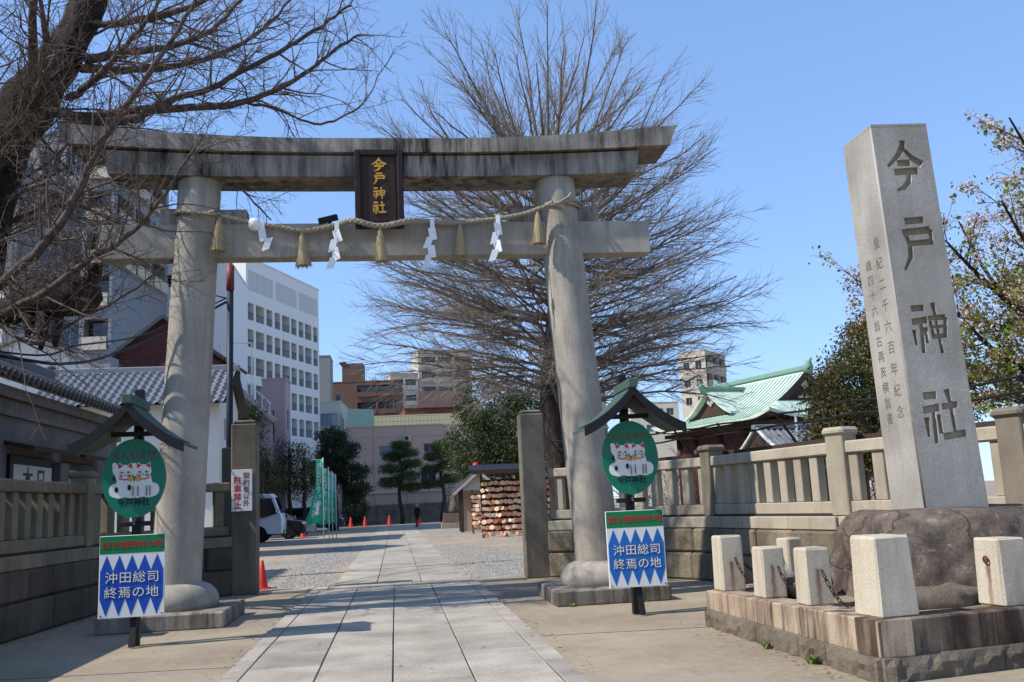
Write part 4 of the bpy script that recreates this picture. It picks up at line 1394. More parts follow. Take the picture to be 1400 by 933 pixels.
def leafy_tree(name, label, x, y, lobes, trunk_h, tr, nclump, nleaf, size, seed, mat, clump=.35, group=None, lean=0.0):
    t = thing(name, label, 'tree', (x, y, 0), 0, group)
    g = np.random.default_rng(seed)
    tb = MB()
    n = 7
    tb.tube([(lean*k/n+.06*math.sin(k*2+seed), .06*math.cos(k*1.7), trunk_h*k/n-.05) for k in range(n+1)], [tr*(1-.6*k/n) for k in range(n+1)], 9)
    tb.build('trunk', M['bark'], t, True)
    lb = Tubes()
    for c, r in lobes:
        for _ in range(3):
            e = np.array(c)+g.normal(0, .35, 3)*np.array(r)
            s = np.array((lean*.7, 0, trunk_h*g.uniform(.55, .98)))
            mid = (s+e)/2+np.array((0, 0, -.1*np.linalg.norm(e-s)))
            lb.add(np.array([s, mid, e]), [tr*.35, tr*.25, tr*.1], 5)
    lb.build('branches', M['bark'], t)
    crown('crown', t, lobes, nclump, nleaf, size, seed, mat, clump)
    return t
leafy_tree('evergreen_tree', 'olive and rust coloured evergreen tree behind the fence left of the inscribed pillar', 14.6, 27, [((0, 0, 4.2), (1.9, 1.9, 1.7)), ((-.9, -.3, 3.2), (1.3, 1.3, 1.2)), ((.7, .3, 5.7), (1.3, 1.4, 1.2)), ((1.5, .2, 5.4), (1.2, 1.2, 1.2)), ((1.6, 0, 4.0), (1.4, 1.4, 1.5)), ((.2, 0, 2.4), (1.9, 1.5, .8))], 4.0, .2, 1500, 50, .056, 31, M['leaf_olive'], .22)
leafy_tree('camphor_tree', 'dense dark green tree behind the racks of wooden plaques', 7.6, 58, [((0, 0, 5.6), (3.0, 2.8, 2.4)), ((-1.5, 0, 7.4), (2.0, 2, 1.7)), ((1.8, 0, 7.4), (2.4, 2, 1.9)), ((-2.4, 0, 5.0), (1.9, 2, 1.7)), ((3.2, 0, 5.2), (2.4, 2, 2.4)), ((-1.6, 0, 3.8), (2.2, 2, 1.0))], 5, .35, 1300, 36, .085, 33, M['leaf_camphor'], .36)
leafy_tree('conifer_tree', 'narrow dark conifer behind the left gate post', -6.95, 46, [((0, 0, 5.0), (.62, .62, 1.6)), ((.0, 0, 6.1), (.4, .4, .8)), ((-.1, 0, 3.2), (.65, .6, 1.4))], 5.5, .14, 320, 40, .05, 35, M['leaf_dark'], .24)
leafy_tree('dark_pine', 'large dark pine above the green banners', -4.7, 76, [((-.2, 0, 7.4), (1.1, 1.1, .7)), ((.2, 0, 6.2), (1.7, 1.5, .8)), ((-.5, 0, 5.1), (1.5, 1.5, .6)), ((.9, 0, 4.4), (1.6, 1.4, .7)), ((1.6, 0, 3.2), (1.2, 1.2, .5)), ((-.9, 0, 3.9), (1.0, 1.2, .6))], 7.2, .26, 420, 44, .085, 37, M['needle_dark'], .24)
for k, (x, y, h, lab) in enumerate(((-9.3, 71, 6.6, 'dim bare headed tree beside the parked white truck'), (-7.9, 73, 7.2, 'dim dark pine behind the parked black van'), (-6.7, 72, 6.4, 'dim thin tree left of the large dark pine'))):
    leafy_tree('shaded_tree', lab, x, y, [((0, 0, h-1.2), (1.1, 1.1, 1.1)), ((.3, 0, h-2.4), (1.4, 1.2, .9)), ((-.3, 0, h-3.4), (1.2, 1.2, .7))], h-.8, .2, 150, 26, .07, 41+k, M['needle_dark'] if k == 1 else M['leaf_olive'], .3)
leafy_tree('round_shrub', 'round dark shrub at the foot of the pink building', -3.9, 92, [((0, 0, 1.6), (1.2, 1, 1.5)), ((.2, 0, 2.8), (.8, .8, .9))], 1.4, .1, 160, 40, .07, 45, M['leaf_dark'], .25)
# trained pines before the pink building
def cloud_pine(x, y, pads, h, seed, lab):
    t = thing('trained_pine', lab, 'tree', (x, y, 0), 0, 'trained pines before the pink building')
    tb = MB()
    tb.tube([(.15*math.sin(k*1.1+seed), 0, h*k/9-.05) for k in range(10)], [.22-.015*k for k in range(10)], 9)
    tb.build('trunk', M['bark'], t, True)
    g = np.random.default_rng(seed)
    for px, pz, rx in pads:
        MB().tube([(.1, 0, pz-.35), (px*.5, 0, pz-.2), (px, 0, pz-.12)], [.09, .07, .04], 6).build('limb', M['bark'], t, True)
        crown('needle_pad', t, [((px, 0, pz), (rx, rx*.8, .42))], 80, 36, .13, seed+int(pz*10), M['needle'], .18, 0.0, .2, .16)
cloud_pine(.5, 90, [(.1, 7.3, .95), (.5, 6.6, 1.25), (-.7, 6.3, .9), (.9, 5.6, 1.2), (-.8, 5.2, 1.3), (.6, 4.4, 1.35), (-.9, 3.9, 1.1), (.9, 3.4, 1.1)], 6.9, 51, 'trained pine with clipped pads nearer the green banners')
cloud_pine(4.45, 90, [(.0, 7.2, .9), (.7, 6.5, 1.1), (-.7, 6.2, 1.0), (.8, 5.4, 1.2), (-.9, 5.0, 1.2), (.8, 4.0, 1.1), (-1.0, 3.6, 1.2)], 6.8, 61, 'trained pine with clipped pads nearer the small gabled roof')
# cherry at the right edge
g = np.random.default_rng(77)
ch = thing('cherry_tree', 'cherry tree in pale blossom with young leaves behind the inscribed pillar', 'tree', (12.5, 14.6, 0))
tb = MB()
tb.tube([(0, 0, -.1), (-.05, .02, 1.2), (.0, .05, 2.4), (.1, 0, 3.4)], [.26, .22, .2, .14], 12)
tb.build('trunk', M['bark'], ch, True)
limbs, twigs, tips = Tubes(), Tubes(), []
CH = [(4.6, .6, 1.7, 25, 62, .12, .22, 6, 4, .008), (6.0, .2, .65, 30, 65, .1, .3, 4, 3, .0055)]
for P, r in (([(0, 0, 2.6), (-1.0, -1.0, 3.3), (-2.2, -1.8, 4.0), (-3.0, -2.1, 4.9), (-3.5, -2.3, 5.6)], .07), ([(0, 0, 3.0), (-.9, .8, 4.0), (-2.0, 1.4, 4.6), (-3.0, 1.8, 4.9), (-3.6, 1.9, 5.4)], .07), ([(0, 0, 2.4), (-1.2, .2, 2.7), (-2.3, .5, 3.0), (-3.3, .6, 3.1)], .06), ([(0, 0, 3.2), (-.9, -.9, 4.6), (-1.8, -1.5, 5.5), (-2.6, -1.9, 6.1)], .06), ([(0, 0, 2.2), (-.9, -.3, 2.7), (-2.0, -.6, 3.1), (-2.9, -.8, 3.6), (-3.5, -.9, 4.2)], .10), ([(0, 0, 2.7), (-.8, .1, 3.5), (-1.7, .0, 4.3), (-2.5, -.1, 5.0), (-3.1, -.2, 5.6)], .10),
             ([(0, 0, 3.1), (-.6, -.4, 4.4), (-1.2, -.8, 5.6), (-1.9, -1.1, 6.6), (-2.5, -1.4, 7.3)], .09), ([(0.1, 0, 3.3), (-.2, .3, 4.8), (-.6, .4, 6.2), (-.8, .4, 7.6)], .09),
             ([(0, 0, 2.4), (-1.0, .5, 2.9), (-2.0, 1.0, 3.5), (-2.8, 1.4, 4.4)], .08), ([(0, 0, 1.9), (-1.1, -.9, 2.3), (-2.1, -1.3, 2.5), (-3.0, -1.2, 2.8)], .07), ([(0.1, 0, 3.2), (.9, .2, 4.4), (1.6, .2, 5.8)], .09), ([(0, 0, 2.9), (-.9, .6, 4.0), (-1.6, .9, 5.2), (-2.0, 1.0, 6.3)], .08)):
    pth = smooth_path([np.array(p, float) for p in P], 5)
    limbs.add(pth, np.linspace(r, .014, len(pth)), 8)
    ramify(g, limbs, twigs, pth, r, .02, 0, CH, tips)
limbs.build('branches', M['bark'], ch)
struct(twigs.build('twigs', M['bark'], ch), 'stuff')
pts = np.concatenate([t_[1:] for t_ in tips])
hi = np.clip((pts[:, 2]-3.0)/3.0, 0, 1)
def scatter(sel_p, per, spread, size, mat, name, seed):
    gg = np.random.default_rng(seed)
    P = pts[gg.random(len(pts)) < sel_p]
    C = (P[:, None]+gg.normal(0, spread, (len(P), per, 3))).reshape(-1, 3)
    V, F = quads_at(gg, C, size, 0, .75)
    struct(put(name, np_mesh(name, V, F, mat), ch), 'stuff')
scatter(.36+.40*hi, 9, .05, .022, M['blossom'], 'blossom', 1)
scatter(.6+0*hi, 7, .05, .018, M['calyx'], 'calyx', 2)
scatter(.85-.5*hi, 5, .08, .042, M['leaf_young'], 'leaves', 3)

# ================================================================ buildings
M['b_white'] = paint('white_tile_wall', lin('#e4e1da'), 0.6, 0.05, 0.08, 0.5)
M['b_pink'] = paint('pink_wall', lin('#c4a593'), 0.8, 0.08, 0.15, 0.6)
M['b_pink2'] = paint('dusty_pink_wall', lin('#b29a98'), 0.8, 0.08, 0.15, 0.6)
M['b_grey'] = paint('pale_grey_wall', lin('#cbc6b9'), 0.8, 0.08, 0.25, 0.6)
M['b_brown'] = paint('brown_tile_wall', lin('#6c5145'), 0.8, 0.15, 0.2, 0.5)
M['b_brown_dark'] = paint('dark_brown_wall', lin('#4d3a33'), 0.8, 0.15, 0.2, 0.5)
M['b_beige'] = paint('beige_block_wall', lin('#c2b6a5'), 0.8, 0.08, 0.2, 0.4)
M['b_concrete'] = paint('concrete_wall', lin('#8f8c86'), 0.85, 0.15, 0.3, 0.5)
M['b_slate'] = paint('blue_grey_panel', lin('#85878a'), 0.6, 0.15, 0.2, 0.6)
M['b_orange'] = paint('rust_orange_wall', lin('#82523d'), 0.8, 0.15, 0.3, 0.6)
M['plaster_grey'] = stone('sooty_plaster', lin('#77716b'), lin('#5a5550'), speck=0.15, streak=0.5, patch=0.8, rnd=0.0, streak_col=lin('#35322f'))  # grey plaster with random darker streaks and patches
M['plaster_white'] = paint('white_plaster', lin('#d6d4cd'), 0.8, 0.05, 0.12, 0.8)
M['green_roof'] = paint('pale_green_roof', lin('#a3b59a'), 0.7, 0.1, 0.15, 1.0)
M['yellow_roof'] = paint('yellow_green_roof', lin('#7d7b58'), 0.7, 0.15, 0.2, 1.0)
M['tile'] = paint('grey_roof_tile', lin('#86878a'), 0.6, 0.25, 0.2, 4, bump=0.1)
M['tile_dark'] = paint('dark_roof_tile', lin('#4b4a4a'), 0.5, 0.4, 0.3, 6)
M['frame_grey'] = paint('aluminium_frame', lin('#9a9da0'), 0.4, 0.05, 0.05)
M['dark_metal'] = paint('dark_metal', lin('#2c2e30'), 0.5)
M['red_wood'] = paint('vermilion_wood', lin('#4d2b22'), 0.6, 0.25, 0.2, 2)
t = NT('red_brick', 0.85)
bt = t.new('ShaderNodeTexBrick')
bt.inputs['Scale'].default_value = 3.5
bt.inputs['Color1'].default_value = lin('#552a27')
bt.inputs['Color2'].default_value = lin('#46211f')
bt.inputs['Mortar'].default_value = lin('#4a3834')
t.link(t.scaled(t.obj(), (1, 1, 1), (R(90), 0, 0)), bt.inputs['Vector'])
t.color(bt.outputs[0])
M['brick'] = t.m

WIN = {}
def window(parent, mt, w, h, style):
    """window set in an opening; local x right, y into the wall, z up, origin at bottom left"""
    key = (round(w, 2), round(h, 2), style)
    if key not in WIN:
        f, p, x = MB(), MB(), None
        fr = .06 if w > .6 else .04
        if style in ('win', 'blind', 'dark'):
            f.box(0, w, .0, .06, 0, fr); f.box(0, w, .0, .06, h-fr, h)
            f.box(0, fr, .0, .06, fr, h-fr); f.box(w-fr, w, .0, .06, fr, h-fr)
            if w > .9: f.box(w/2-fr/2, w/2+fr/2, .005, .055, fr, h-fr)
            p.box(fr, w-fr, .03, .045, fr, h-fr)
            pm = {'win': M['glass'], 'blind': M['glass_sky'], 'dark': M['glass_dark']}[style]
            fm = M['frame_grey']
        elif style == 'loggia':      # deep balcony: glazed back wall, parapet and handrail
            p.box(.02, w-.02, .9, .95, 0, h)
            f.box(w*.48, w*.52, .86, .898, 0, h); f.box(0, w, .86, .898, h*.62, h*.66)
            f.box(0, w, .06, .10, h*.42, h*.45)
            for k in range(6): f.box(w*(k+.5)/6-.015, w*(k+.5)/6+.015, .07, .09, 0, h*.42)
            pm, fm = M['glass_dark'], M['dark_metal']
        else:                        # balcony with solid front
            p.box(.02, w-.02, .7, .75, 0, h)
            f.box(0, w, -.25, -.15, -.1, h*.38); f.box(0, w, -.15, .7, -.1, -.02)
            pm, fm = M['glass_dark'], M['b_beige'] if style == 'balcony' else M['b_brown']
        WIN[key] = (f.mesh('window', fm), p.mesh('pane', pm))
    fm, pm = WIN[key]
    o = put('window', fm, parent)
    o.matrix_local = mt
    put('pane', pm, o)
    return o

def facade(parent, O, ang, W, z0, z1, ops, mat, depth=.25):
    """one wall sheet with real openings; O lower left seen from outside, wall runs along angle ang"""
    mt = Matrix.Translation(O) @ Matrix.Rotation(ang, 4, 'Z')
    us = sorted({0.0, W} | {o[0] for o in ops} | {o[1] for o in ops})
    zs = sorted({z0, z1} | {o[2] for o in ops} | {o[3] for o in ops})
    m = MB()
    T = lambda u, y, z: tuple(mt @ Vector((u, y, z)))
    for i in range(len(us)-1):
        for j in range(len(zs)-1):
            uc, zc = (us[i]+us[i+1])/2, (zs[j]+zs[j+1])/2
            if any(o[0] < uc < o[1] and o[2] < zc < o[3] for o in ops): continue
            m.add([T(us[i], 0, zs[j]), T(us[i+1], 0, zs[j]), T(us[i+1], 0, zs[j+1]), T(us[i], 0, zs[j+1])], [(0, 1, 2, 3)])
    for (a, b2, c, d, s) in ops:
        dp = 1.0 if s in ('loggia', 'balcony', 'brownbalcony') else depth
        q = [(a, c), (b2, c), (b2, d), (a, d)]
        for k in range(4):
            p, r = q[k], q[(k+1) % 4]
            m.add([T(p[0], 0, p[1]), T(p[0], dp, p[1]), T(r[0], dp, r[1]), T(r[0], 0, r[1])], [(0, 1, 2, 3)])
    w = m.build('wall', mat, parent)
    for (a, b2, c, d, s) in ops:
        if s == 'louvre':
            n = int(round((b2-a)/.22))
            for k in range(n):
                u = a+(b2-a)*(k+.25)/n
                MB().box(0, (b2-a)/n*.5, .02, .22, 0, d-c).build('slat', mat, w).matrix_local = mt @ Matrix.Translation((u, 0, c))
            m2 = MB().add([T(a, depth-.01, c), T(b2, depth-.01, c), T(b2, depth-.01, d), T(a, depth-.01, d)], [(0, 1, 2, 3)])
            m2.build('recess', M['glass_dark'], w)
        else:
            dp = 0.0 if s in ('loggia', 'balcony', 'brownbalcony') else depth*.6
            window(w, mt @ Matrix.Translation((a, dp, c)), b2-a, d-c, s)
    return w

def block(label, origin, rz, W, D, H, mat, front=(), right=(), left=(), z0=0.0, name='building', parapet=.35, roofmat=None, cat='building'):
    t = thing(name, label, cat, origin, rz)
    facade(t, (0, 0, 0), 0, W, z0, H, list(front), mat)
    facade(t, (W, 0, 0), R(90), D, z0, H, list(right), mat)
    facade(t, (0, D, 0), R(-90), D, z0, H, list(left), mat)
    MB().add([(W, D, z0), (0, D, z0), (0, D, H), (W, D, H)], [(0, 1, 2, 3)]).build('wall', mat, t)
    r = MB().add([(0, 0, H-parapet), (W, 0, H-parapet), (W, D, H-parapet), (0, D, H-parapet)], [(0, 1, 2, 3)])
    r.build('roof', roofmat or M['b_concrete'], t)
    c = MB()
    for a in ((-.06, W+.06, -.06, .16), (-.06, W+.06, D-.16, D+.06), (-.06, .16, .16, D-.16), (W-.16, W+.06, .16, D-.16)):
        c.box(a[0], a[1], a[2], a[3], H-.002, H+.14)
    c.build('parapet_cap', mat, t)
    return t

def grid_ops(u0, u1, n, gap, rows, style):
    w = (u1-u0-gap*(n-1))/n
    return [(u0+k*(w+gap), u0+k*(w+gap)+w, a, b2, style) for a, b2 in rows for k in range(n)]

# ---- large white building
L = 15.0
def uu(s): return L*s*85/(99-14*s)
gr3 = [(232, 268), (281, 331), (344, 380), (394, 427), (438, 484), (493, 525), (538, 567), (576, 615), (626, 652)]
right = []
for a, b2 in gr3:
    for z0_, z1_ in ((18.95, 20.55), (16.45, 18.1), (13.95, 15.6), (11.4, 13.1), (8.9, 10.6)):
        right.append((uu((a-220)/440), uu((b2-220)/440), z0_, z1_, 'loggia'))
for a, b2 in ((232, 383), (398, 526), (538, 652)):
    right.append((uu((a-220)/440), uu((b2-220)/440), 21.7, 23.55, 'louvre'))
front = []
for z0_, z1_ in ((21.7, 23.3), (18.95, 20.55), (16.45, 18.1), (13.95, 15.6), (11.4, 13.1)):
    for u in (20-3.6, 20-2.9, 20-2.2, 20-7.2, 20-6.5, 20-5.8):
        front.append((u, u+.42, z0_, z1_, 'dark'))
ang = R(-21)
block('large white building with deep balconies and louvred top floor', (-12.97-20*math.cos(ang), 85-20*math.sin(ang), 0), ang, 20, 15, 24.7, M['b_white'], front, right)
# ---- pink wing with stair roof before it
pk = block('pink stair block leaning against the large white building', (-10.2, 75, 0), R(-3), 1.8, 2.5, 11.9, M['b_pink2'], [(.8, .95, 7.0, 9.5, 'dark')], [(.8, 1.6, 8, 9.6, 'dark')])
st2 = thing('stair_roof', 'sloping pink stair roof with white railing beside the pink stair block', 'stair', (-12.6, 72, 0))
MB().bar((0, 0, 12.0), (3.9, 0, 8.3), 2.0, .35).build('slope', M['b_pink2'], st2)
MB().add([(0, .2, 0), (3.6, .2, 0), (3.6, .2, 8.4), (0, .2, 11.8)], [(0, 1, 2, 3)]).build('wall', M['b_pink2'], st2)
for k in range(7):
    MB().bar((.2+k*.55, -1, 11.9-.52*k), (.2+k*.55, -1, 12.8-.52*k), .05, .05).build('baluster', M['white'], st2)
MB().bar((.2, -1, 12.8), (3.6, -1, 9.6), .06, .06).build('handrail', M['white'], st2)
for a, b2 in (((0, -1, 12.0), (0, -1, 14.2)), ((2.2, -1, 10.2), (2.2, -1, 14.2)), ((0, -1, 14.2), (2.2, -1, 14.2))):
    MB().bar(a, b2, .09, .09).build('rail_frame', M['white'], st2)
# ---- low grey-white building
ops = [(1.0, 3.0, 10.6, 12.0, 'blind'), (4.0, 5.8, 10.6, 12.0, 'blind'), (3.1, 4.8, 7.0, 8.6, 'win'), (.8, 2.4, 7.0, 8.6, 'win'), (2.4, 5.4, 3.2, 5.0, 'win'), (.5, 2.0, 3.2, 5.0, 'win'), (1.0, 5.6, .9, 1.9, 'dark')]
lw = block('low grey white building with paired windows behind the large dark pine', (-11.9, 104, 0), R(-3), 6.2, 14, 13.2, M['b_grey'], ops, [(2, 3.2, 10.2, 11.6, 'win'), (6, 7.2, 10.2, 11.6, 'win')])
MB().box(.9, 3.1, -.3, -.22, 10.1, 10.7).build('balcony_rail', M['dark_metal'], lw)
# ---- pink building behind the yard
ops = [(3.3, 4.85, 7.0, 8.0, 'win'), (8.0, 9.3, 7.2, 8.1, 'win'), (3.3, 4.85, 3.7, 4.7, 'win'), (7.6, 9.2, 3.9, 5.2, 'win'), (11.5, 13, 7.0, 8.0, 'win'), (6.2, 9.0, .8, 1.5, 'dark'), (1.0, 2.2, .8, 1.5, 'dark'), (12, 13.2, 1.0, 1.8, 'dark')]
pb = block('pink building with green roof corner behind the trained pines', (-4.9, 100, 0), 0, 19, 9, 10.0, M['b_pink'], ops)
MB().box(-.1, 19.1, -.16, -.002, 3.05, 3.35).build('ledge', M['b_beige'], pb)
MB().box(10.6, 10.9, -.12, -.003, 3.36, 9.9).build('pilaster', M['b_pink2'], pb)
for u in (.25, 2.9, 6.2):
    MB().tube([(u, -.08, .2), (u, -.08, 9.9)], .05, 6).build('drainpipe', M['b_beige'], pb)
gm = MB()
gm.prism([(0, 10.0), (2.75, 10.0), (2.75, 12.05), (0, 12.2)], lambda u, v: (u, .1+(v-10)*.55, v), lambda u, v: (u, 5, v))
gm.build('green_roof', M['green_roof'], pb)
for k in range(23):
    MB().bar((2.9+k*.4, .3, 10.1), (2.9+k*.4, .3, 11.1), .03, .03).build('rail_post', M['frame_grey'], pb)
for z in (10.55, 11.1):
    MB().bar((2.85, .3, z), (11.9, .3, z), .04, .04).build('rail', M['frame_grey'], pb)
for u, z in ((1.6, 5.6), (5.6, 5.4), (10.0, 5.4), (5.9, 8.4), (12.6, 5.2)):
    ac = MB().box(u, u+.8, -.42, -.08, z, z+.6, .03).build('air_conditioner', M['b_beige'], pb)
    MB().lathe([(.22, 0), (.22, .02)], 14).build('fan_grille', M['dark_metal'], ac).matrix_local = Matrix.Translation((u+.32, -.421, z+.3)) @ Matrix.Rotation(R(90), 4, 'X')
for z in (1.9, 6.0, 8.9): MB().box(-.02, 10.5, -.03, -.003, z, z+.05).build('panel_joint', M['b_pink2'], pb)
# boundary wall of the yard
yw = thing('yard_wall', 'low dark concrete wall behind the row of red cones', 'wall', (-5, 95, 0))
for k in range(9):
    MB().box(k*1.6+.01, k*1.6+1.58, 0, .2, 0, 1.85, .02).build('panel', M['fence_dark'], yw)
    MB().box(k*1.6-.06, k*1.6+.06, -.06, .0, 0, 1.95).build('pier', M['fence_dark'], yw)
# ---- yellow-green roofed hall, orange building, apartments far behind
yr = block('long building with yellow green roof behind the pink building', (-2.4, 108, 0), 0, 14, 8, 10.6, M['b_concrete'], grid_ops(.8, 13, 9, .5, [(9.2, 10.0)], 'dark'))
MB().prism([(0, 10.62), (8.4, 10.62), (8.4, 10.75), (3.6, 12.3), (0, 10.75)], lambda u, v: (-.4, u-.3, v), lambda u, v: (14.4, u-.3, v)).build('pitched_roof', M['yellow_roof'], yr)
ob_ = block('rust orange house with dark tiled roof below the far apartments', (1.5, 125, 0), R(4), 9, 8, 14.4, M['b_orange'], grid_ops(.6, 3, 2, .5, [(12.2, 13.4)], 'dark'))
MB().prism([(-.5, 14.45), (8.5, 14.45), (4, 17.2)], lambda u, v: (2.3, u, v), lambda u, v: (9.3, u, v)).build('pitched_roof', M['b_brown_dark'], ob_)
br = block('brown tiled apartment block with balconies and roof tower', (-9.6, 150, 0), R(-4), 10.5, 12, 21.5, M['b_brown'], grid_ops(4.0, 10.2, 2, .25, [(19.2, 20.9), (16.4, 18.2), (13.6, 15.4), (10.8, 12.6)], 'brownbalcony')+[(.6, 1.4, 18.6, 19.6, 'dark'), (.6, 1.4, 15.8, 16.8, 'dark')], [])
MB().box(1.6, 4.9, .5, 4, 21.3, 24.6).build('roof_tower', M['b_brown'], br)
MB().box(1.2, 2.2, .3, 4.2, 24.6, 24.85).build('roof_slab', M['b_brown_dark'], br)
for k in range(12): MB().bar((5+k*.48, .4, 21.6), (5+k*.48, .4, 22.8), .05, .05).build('rail_post', M['frame_grey'], br)
MB().bar((4.9, .4, 22.8), (10.4, .4, 22.8), .06, .06).build('rail', M['frame_grey'], br)
block('narrow grey concrete tower beside the large white building', (-10.6, 130, 0), 0, 2.1, 6, 22.6, M['b_concrete'], [(.5, .9, 12, 12.6, 'dark')])
block('dark brown apartment wing left of the brown apartment block', (-13.5, 155, 0), 0, 4, 8, 20.5, M['b_brown_dark'], grid_ops(.4, 3.8, 1, .2, [(17.6, 19.2), (14.8, 16.4)], 'brownbalcony'))
block('stepped beige apartment block seen through the ginkgo branches', (4.8, 172, 0), R(6), 10, 10, 30, M['b_beige'], grid_ops(.6, 9.4, 3, .5, [(27.0, 28.8), (24.2, 26.0), (21.4, 23.2), (18.6, 20.4)], 'balcony'))
block('lower beige apartment wing left of the stepped beige block', (-.4, 168, 0), R(6), 5.0, 8, 25.2, M['b_beige'], grid_ops(.4, 4.6, 2, .4, [(22.4, 24.2), (19.6, 21.4), (16.8, 18.6)], 'balcony'))
# right: apartments behind the shrine hall
ra = block('pale apartment tower with grey balconies behind the shrine hall', (45.2, 142.8, 0), R(-40), 4.4, 9, 23.6, M['b_beige'], grid_ops(.7, 3.7, 2, 1.0, [(20.8, 22.0), (18.0, 19.2), (15.2, 16.4), (12.4, 13.6)], 'dark'), grid_ops(.3, 8.7, 3, .25, [(21.0, 22.9), (18.2, 20.1), (15.4, 17.3), (12.6, 14.5)], 'balcony'))
block('small pale house block seen left of the apartment tower', (38.6, 150, 0), R(-6), 8, 8, 16.5, M['b_grey'], grid_ops(.8, 7.2, 4, .5, [(14.4, 15.6), (11.8, 13.0)], 'win'))
block('grey office block seen through the right side of the ginkgo', (30, 165, 0), R(-4), 8, 8, 20.5, M['b_concrete'], grid_ops(.6, 7.4, 5, .3, [(18, 19.4), (15.4, 16.8), (12.8, 14.2)], 'win'))
# left: apartment behind the near ginkgo, white block, small houses
block('blue grey apartment tower with balconies behind the near ginkgo', (-23.6, 61, 0), R(-6), 6.2, 10, 26.5, M['b_slate'], grid_ops(1.5, 4.2, 2, .3, [(z, z+1.7) for z in (23.6, 20.8, 18.0, 15.2, 12.4, 9.6)], 'win')+grid_ops(4.5, 6.0, 1, .1, [(z, z+1.9) for z in (23.4, 20.6, 17.8, 15.0, 12.2)], 'balcony'), grid_ops(.5, 9.5, 3, .4, [(z, z+1.9) for z in (23.4, 20.6, 17.8)], 'balcony'))
block('white concrete stair tower left of the blue grey apartments', (-26.6, 60, 0), R(-6), 3.0, 9, 25.0, M['b_grey'], [])
block('plain white office block left of the left pillar', (-21.2, 71, 0), 0, 9, 10, 20.8, M['b_white'], [(.4, 1.5, 15.9, 17.5, 'win'), (2.2, 2.9, 18.6, 19.6, 'dark'), (3.2, 3.9, 18.6, 19.6, 'dark'), (4.4, 5.1, 18.6, 19.6, 'dark')])
def gable_house(label, origin, rz, W, D, H, RH, mat, roof, ops=(), name='house', over=.3):
    t = thing(name, label, 'house', origin, rz)
    facade(t, (0, 0, 0), 0, W, 0, H, list(ops), mat)
    facade(t, (W, 0, 0), R(90), D, 0, H, [], mat)
    facade(t, (0, D, 0), R(-90), D, 0, H, [], mat)
    MB().prism([(0, H), (W, H), (W/2, H+RH)], lambda u, v: (u, 0, v), lambda u, v: (u, D, v)).build('gable', mat, t)
    for s in (-1, 1):
        e = (W/2+s*(W/2+over), H-RH*over/(W/2)*1.0)
        MB().bar((W/2, D/2, H+RH+.1), (e[0], D/2, e[1]+.1), D+over*2, .16).build('roof_slope', roof, t)
    return t
gable_house('dark red brick house with gable and barred window behind the tiled roof', (-12.9, 46, 0), R(-3), 4.2, 7, 9.4, 1.6, M['brick'], M['tile_dark'], [(2.0, 2.9, 7.2, 8.6, 'dark')])
gable_house('white house with blue grey shutters behind the near ginkgo', (-19.5, 44, 0), R(4), 6.3, 7, 8.4, 1.6, M['plaster_white'], M['b_concrete'], [(1.5, 2.7, 6.2, 7.6, 'win'), (4.0, 5.2, 6.6, 8.0, 'dark')])

# ---- white storehouse with tiled roof, tiles laid one by one
ku = thing('tiled_storehouse', 'white walled storehouse with pale grey tiled roof left of the dark blue pole', 'storehouse', (-12.6, 35.2, 0))
facade(ku, (0, .5, 0), 0, 6.2, 0, 5.75, [(4.6, 5.3, 2.8, 4.2, 'dark'), (1.4, 2.6, 2.6, 4.2, 'dark')], M['plaster_white'])
facade(ku, (6.2, .5, 0), R(90), 4.2, 0, 5.75, [(1.0, 1.6, 4.4, 5.2, 'dark')], M['plaster_white'])
MB().prism([(.5, 5.75), (4.7, 5.75), (2.6, 7.1)], lambda u, v: (6.2, u, v), lambda u, v: (0, u, v)).build('gable', M['plaster_white'], ku)
RB = MB()
RB.bar((-.2, 2.6, 7.05), (-.2, -.15, 5.62), .001, .001)
rf = MB().add([(-.4, -.2, 5.60), (6.55, -.2, 5.60), (6.55, 2.6, 7.18), (-.4, 2.6, 7.18), (-.4, 5.4, 5.60), (6.55, 5.4, 5.60)], [(0, 1, 2, 3), (3, 2, 5, 4)]).build('roof', M['tile_dark'], ku)
tm = MB()
n = 6
w_, l_ = .30, .46
for k in range(n+1):
    a = k/n
    x = -w_/2+w_*a
    z = .055*math.sin(a*2*math.pi+.6)+.03
    tm.v += [(x, 0, z+.035), (x, l_, z), (x, 0, z), ]
for k in range(n):
    o = k*3
    tm.f += [(o, o+3, o+4, o+1), (o+2, o+5, o+3, o)]
tile = tm.mesh('tile', M['tile'], True)
sl_ = math.atan2(1.58, 2.8)
for j in range(8):
    for i_ in range(23):
        s = j*.395
        put('tile', tile, rf, (-.25+i_*.3, -.22+s*math.cos(sl_), 5.62+s*math.sin(sl_)), (sl_, 0, 0))
MB().box(-.45, 6.6, 2.45, 2.75, 7.15, 7.42, .03).build('ridge', M['tile'], ku)
MB().lathe([(.02, -.2), (.2, -.12), (.2, .1), (.02, .2)], 10, (-.5, 2.6, 7.4)).build('ridge_end_tile', M['tile_dark'], ku)
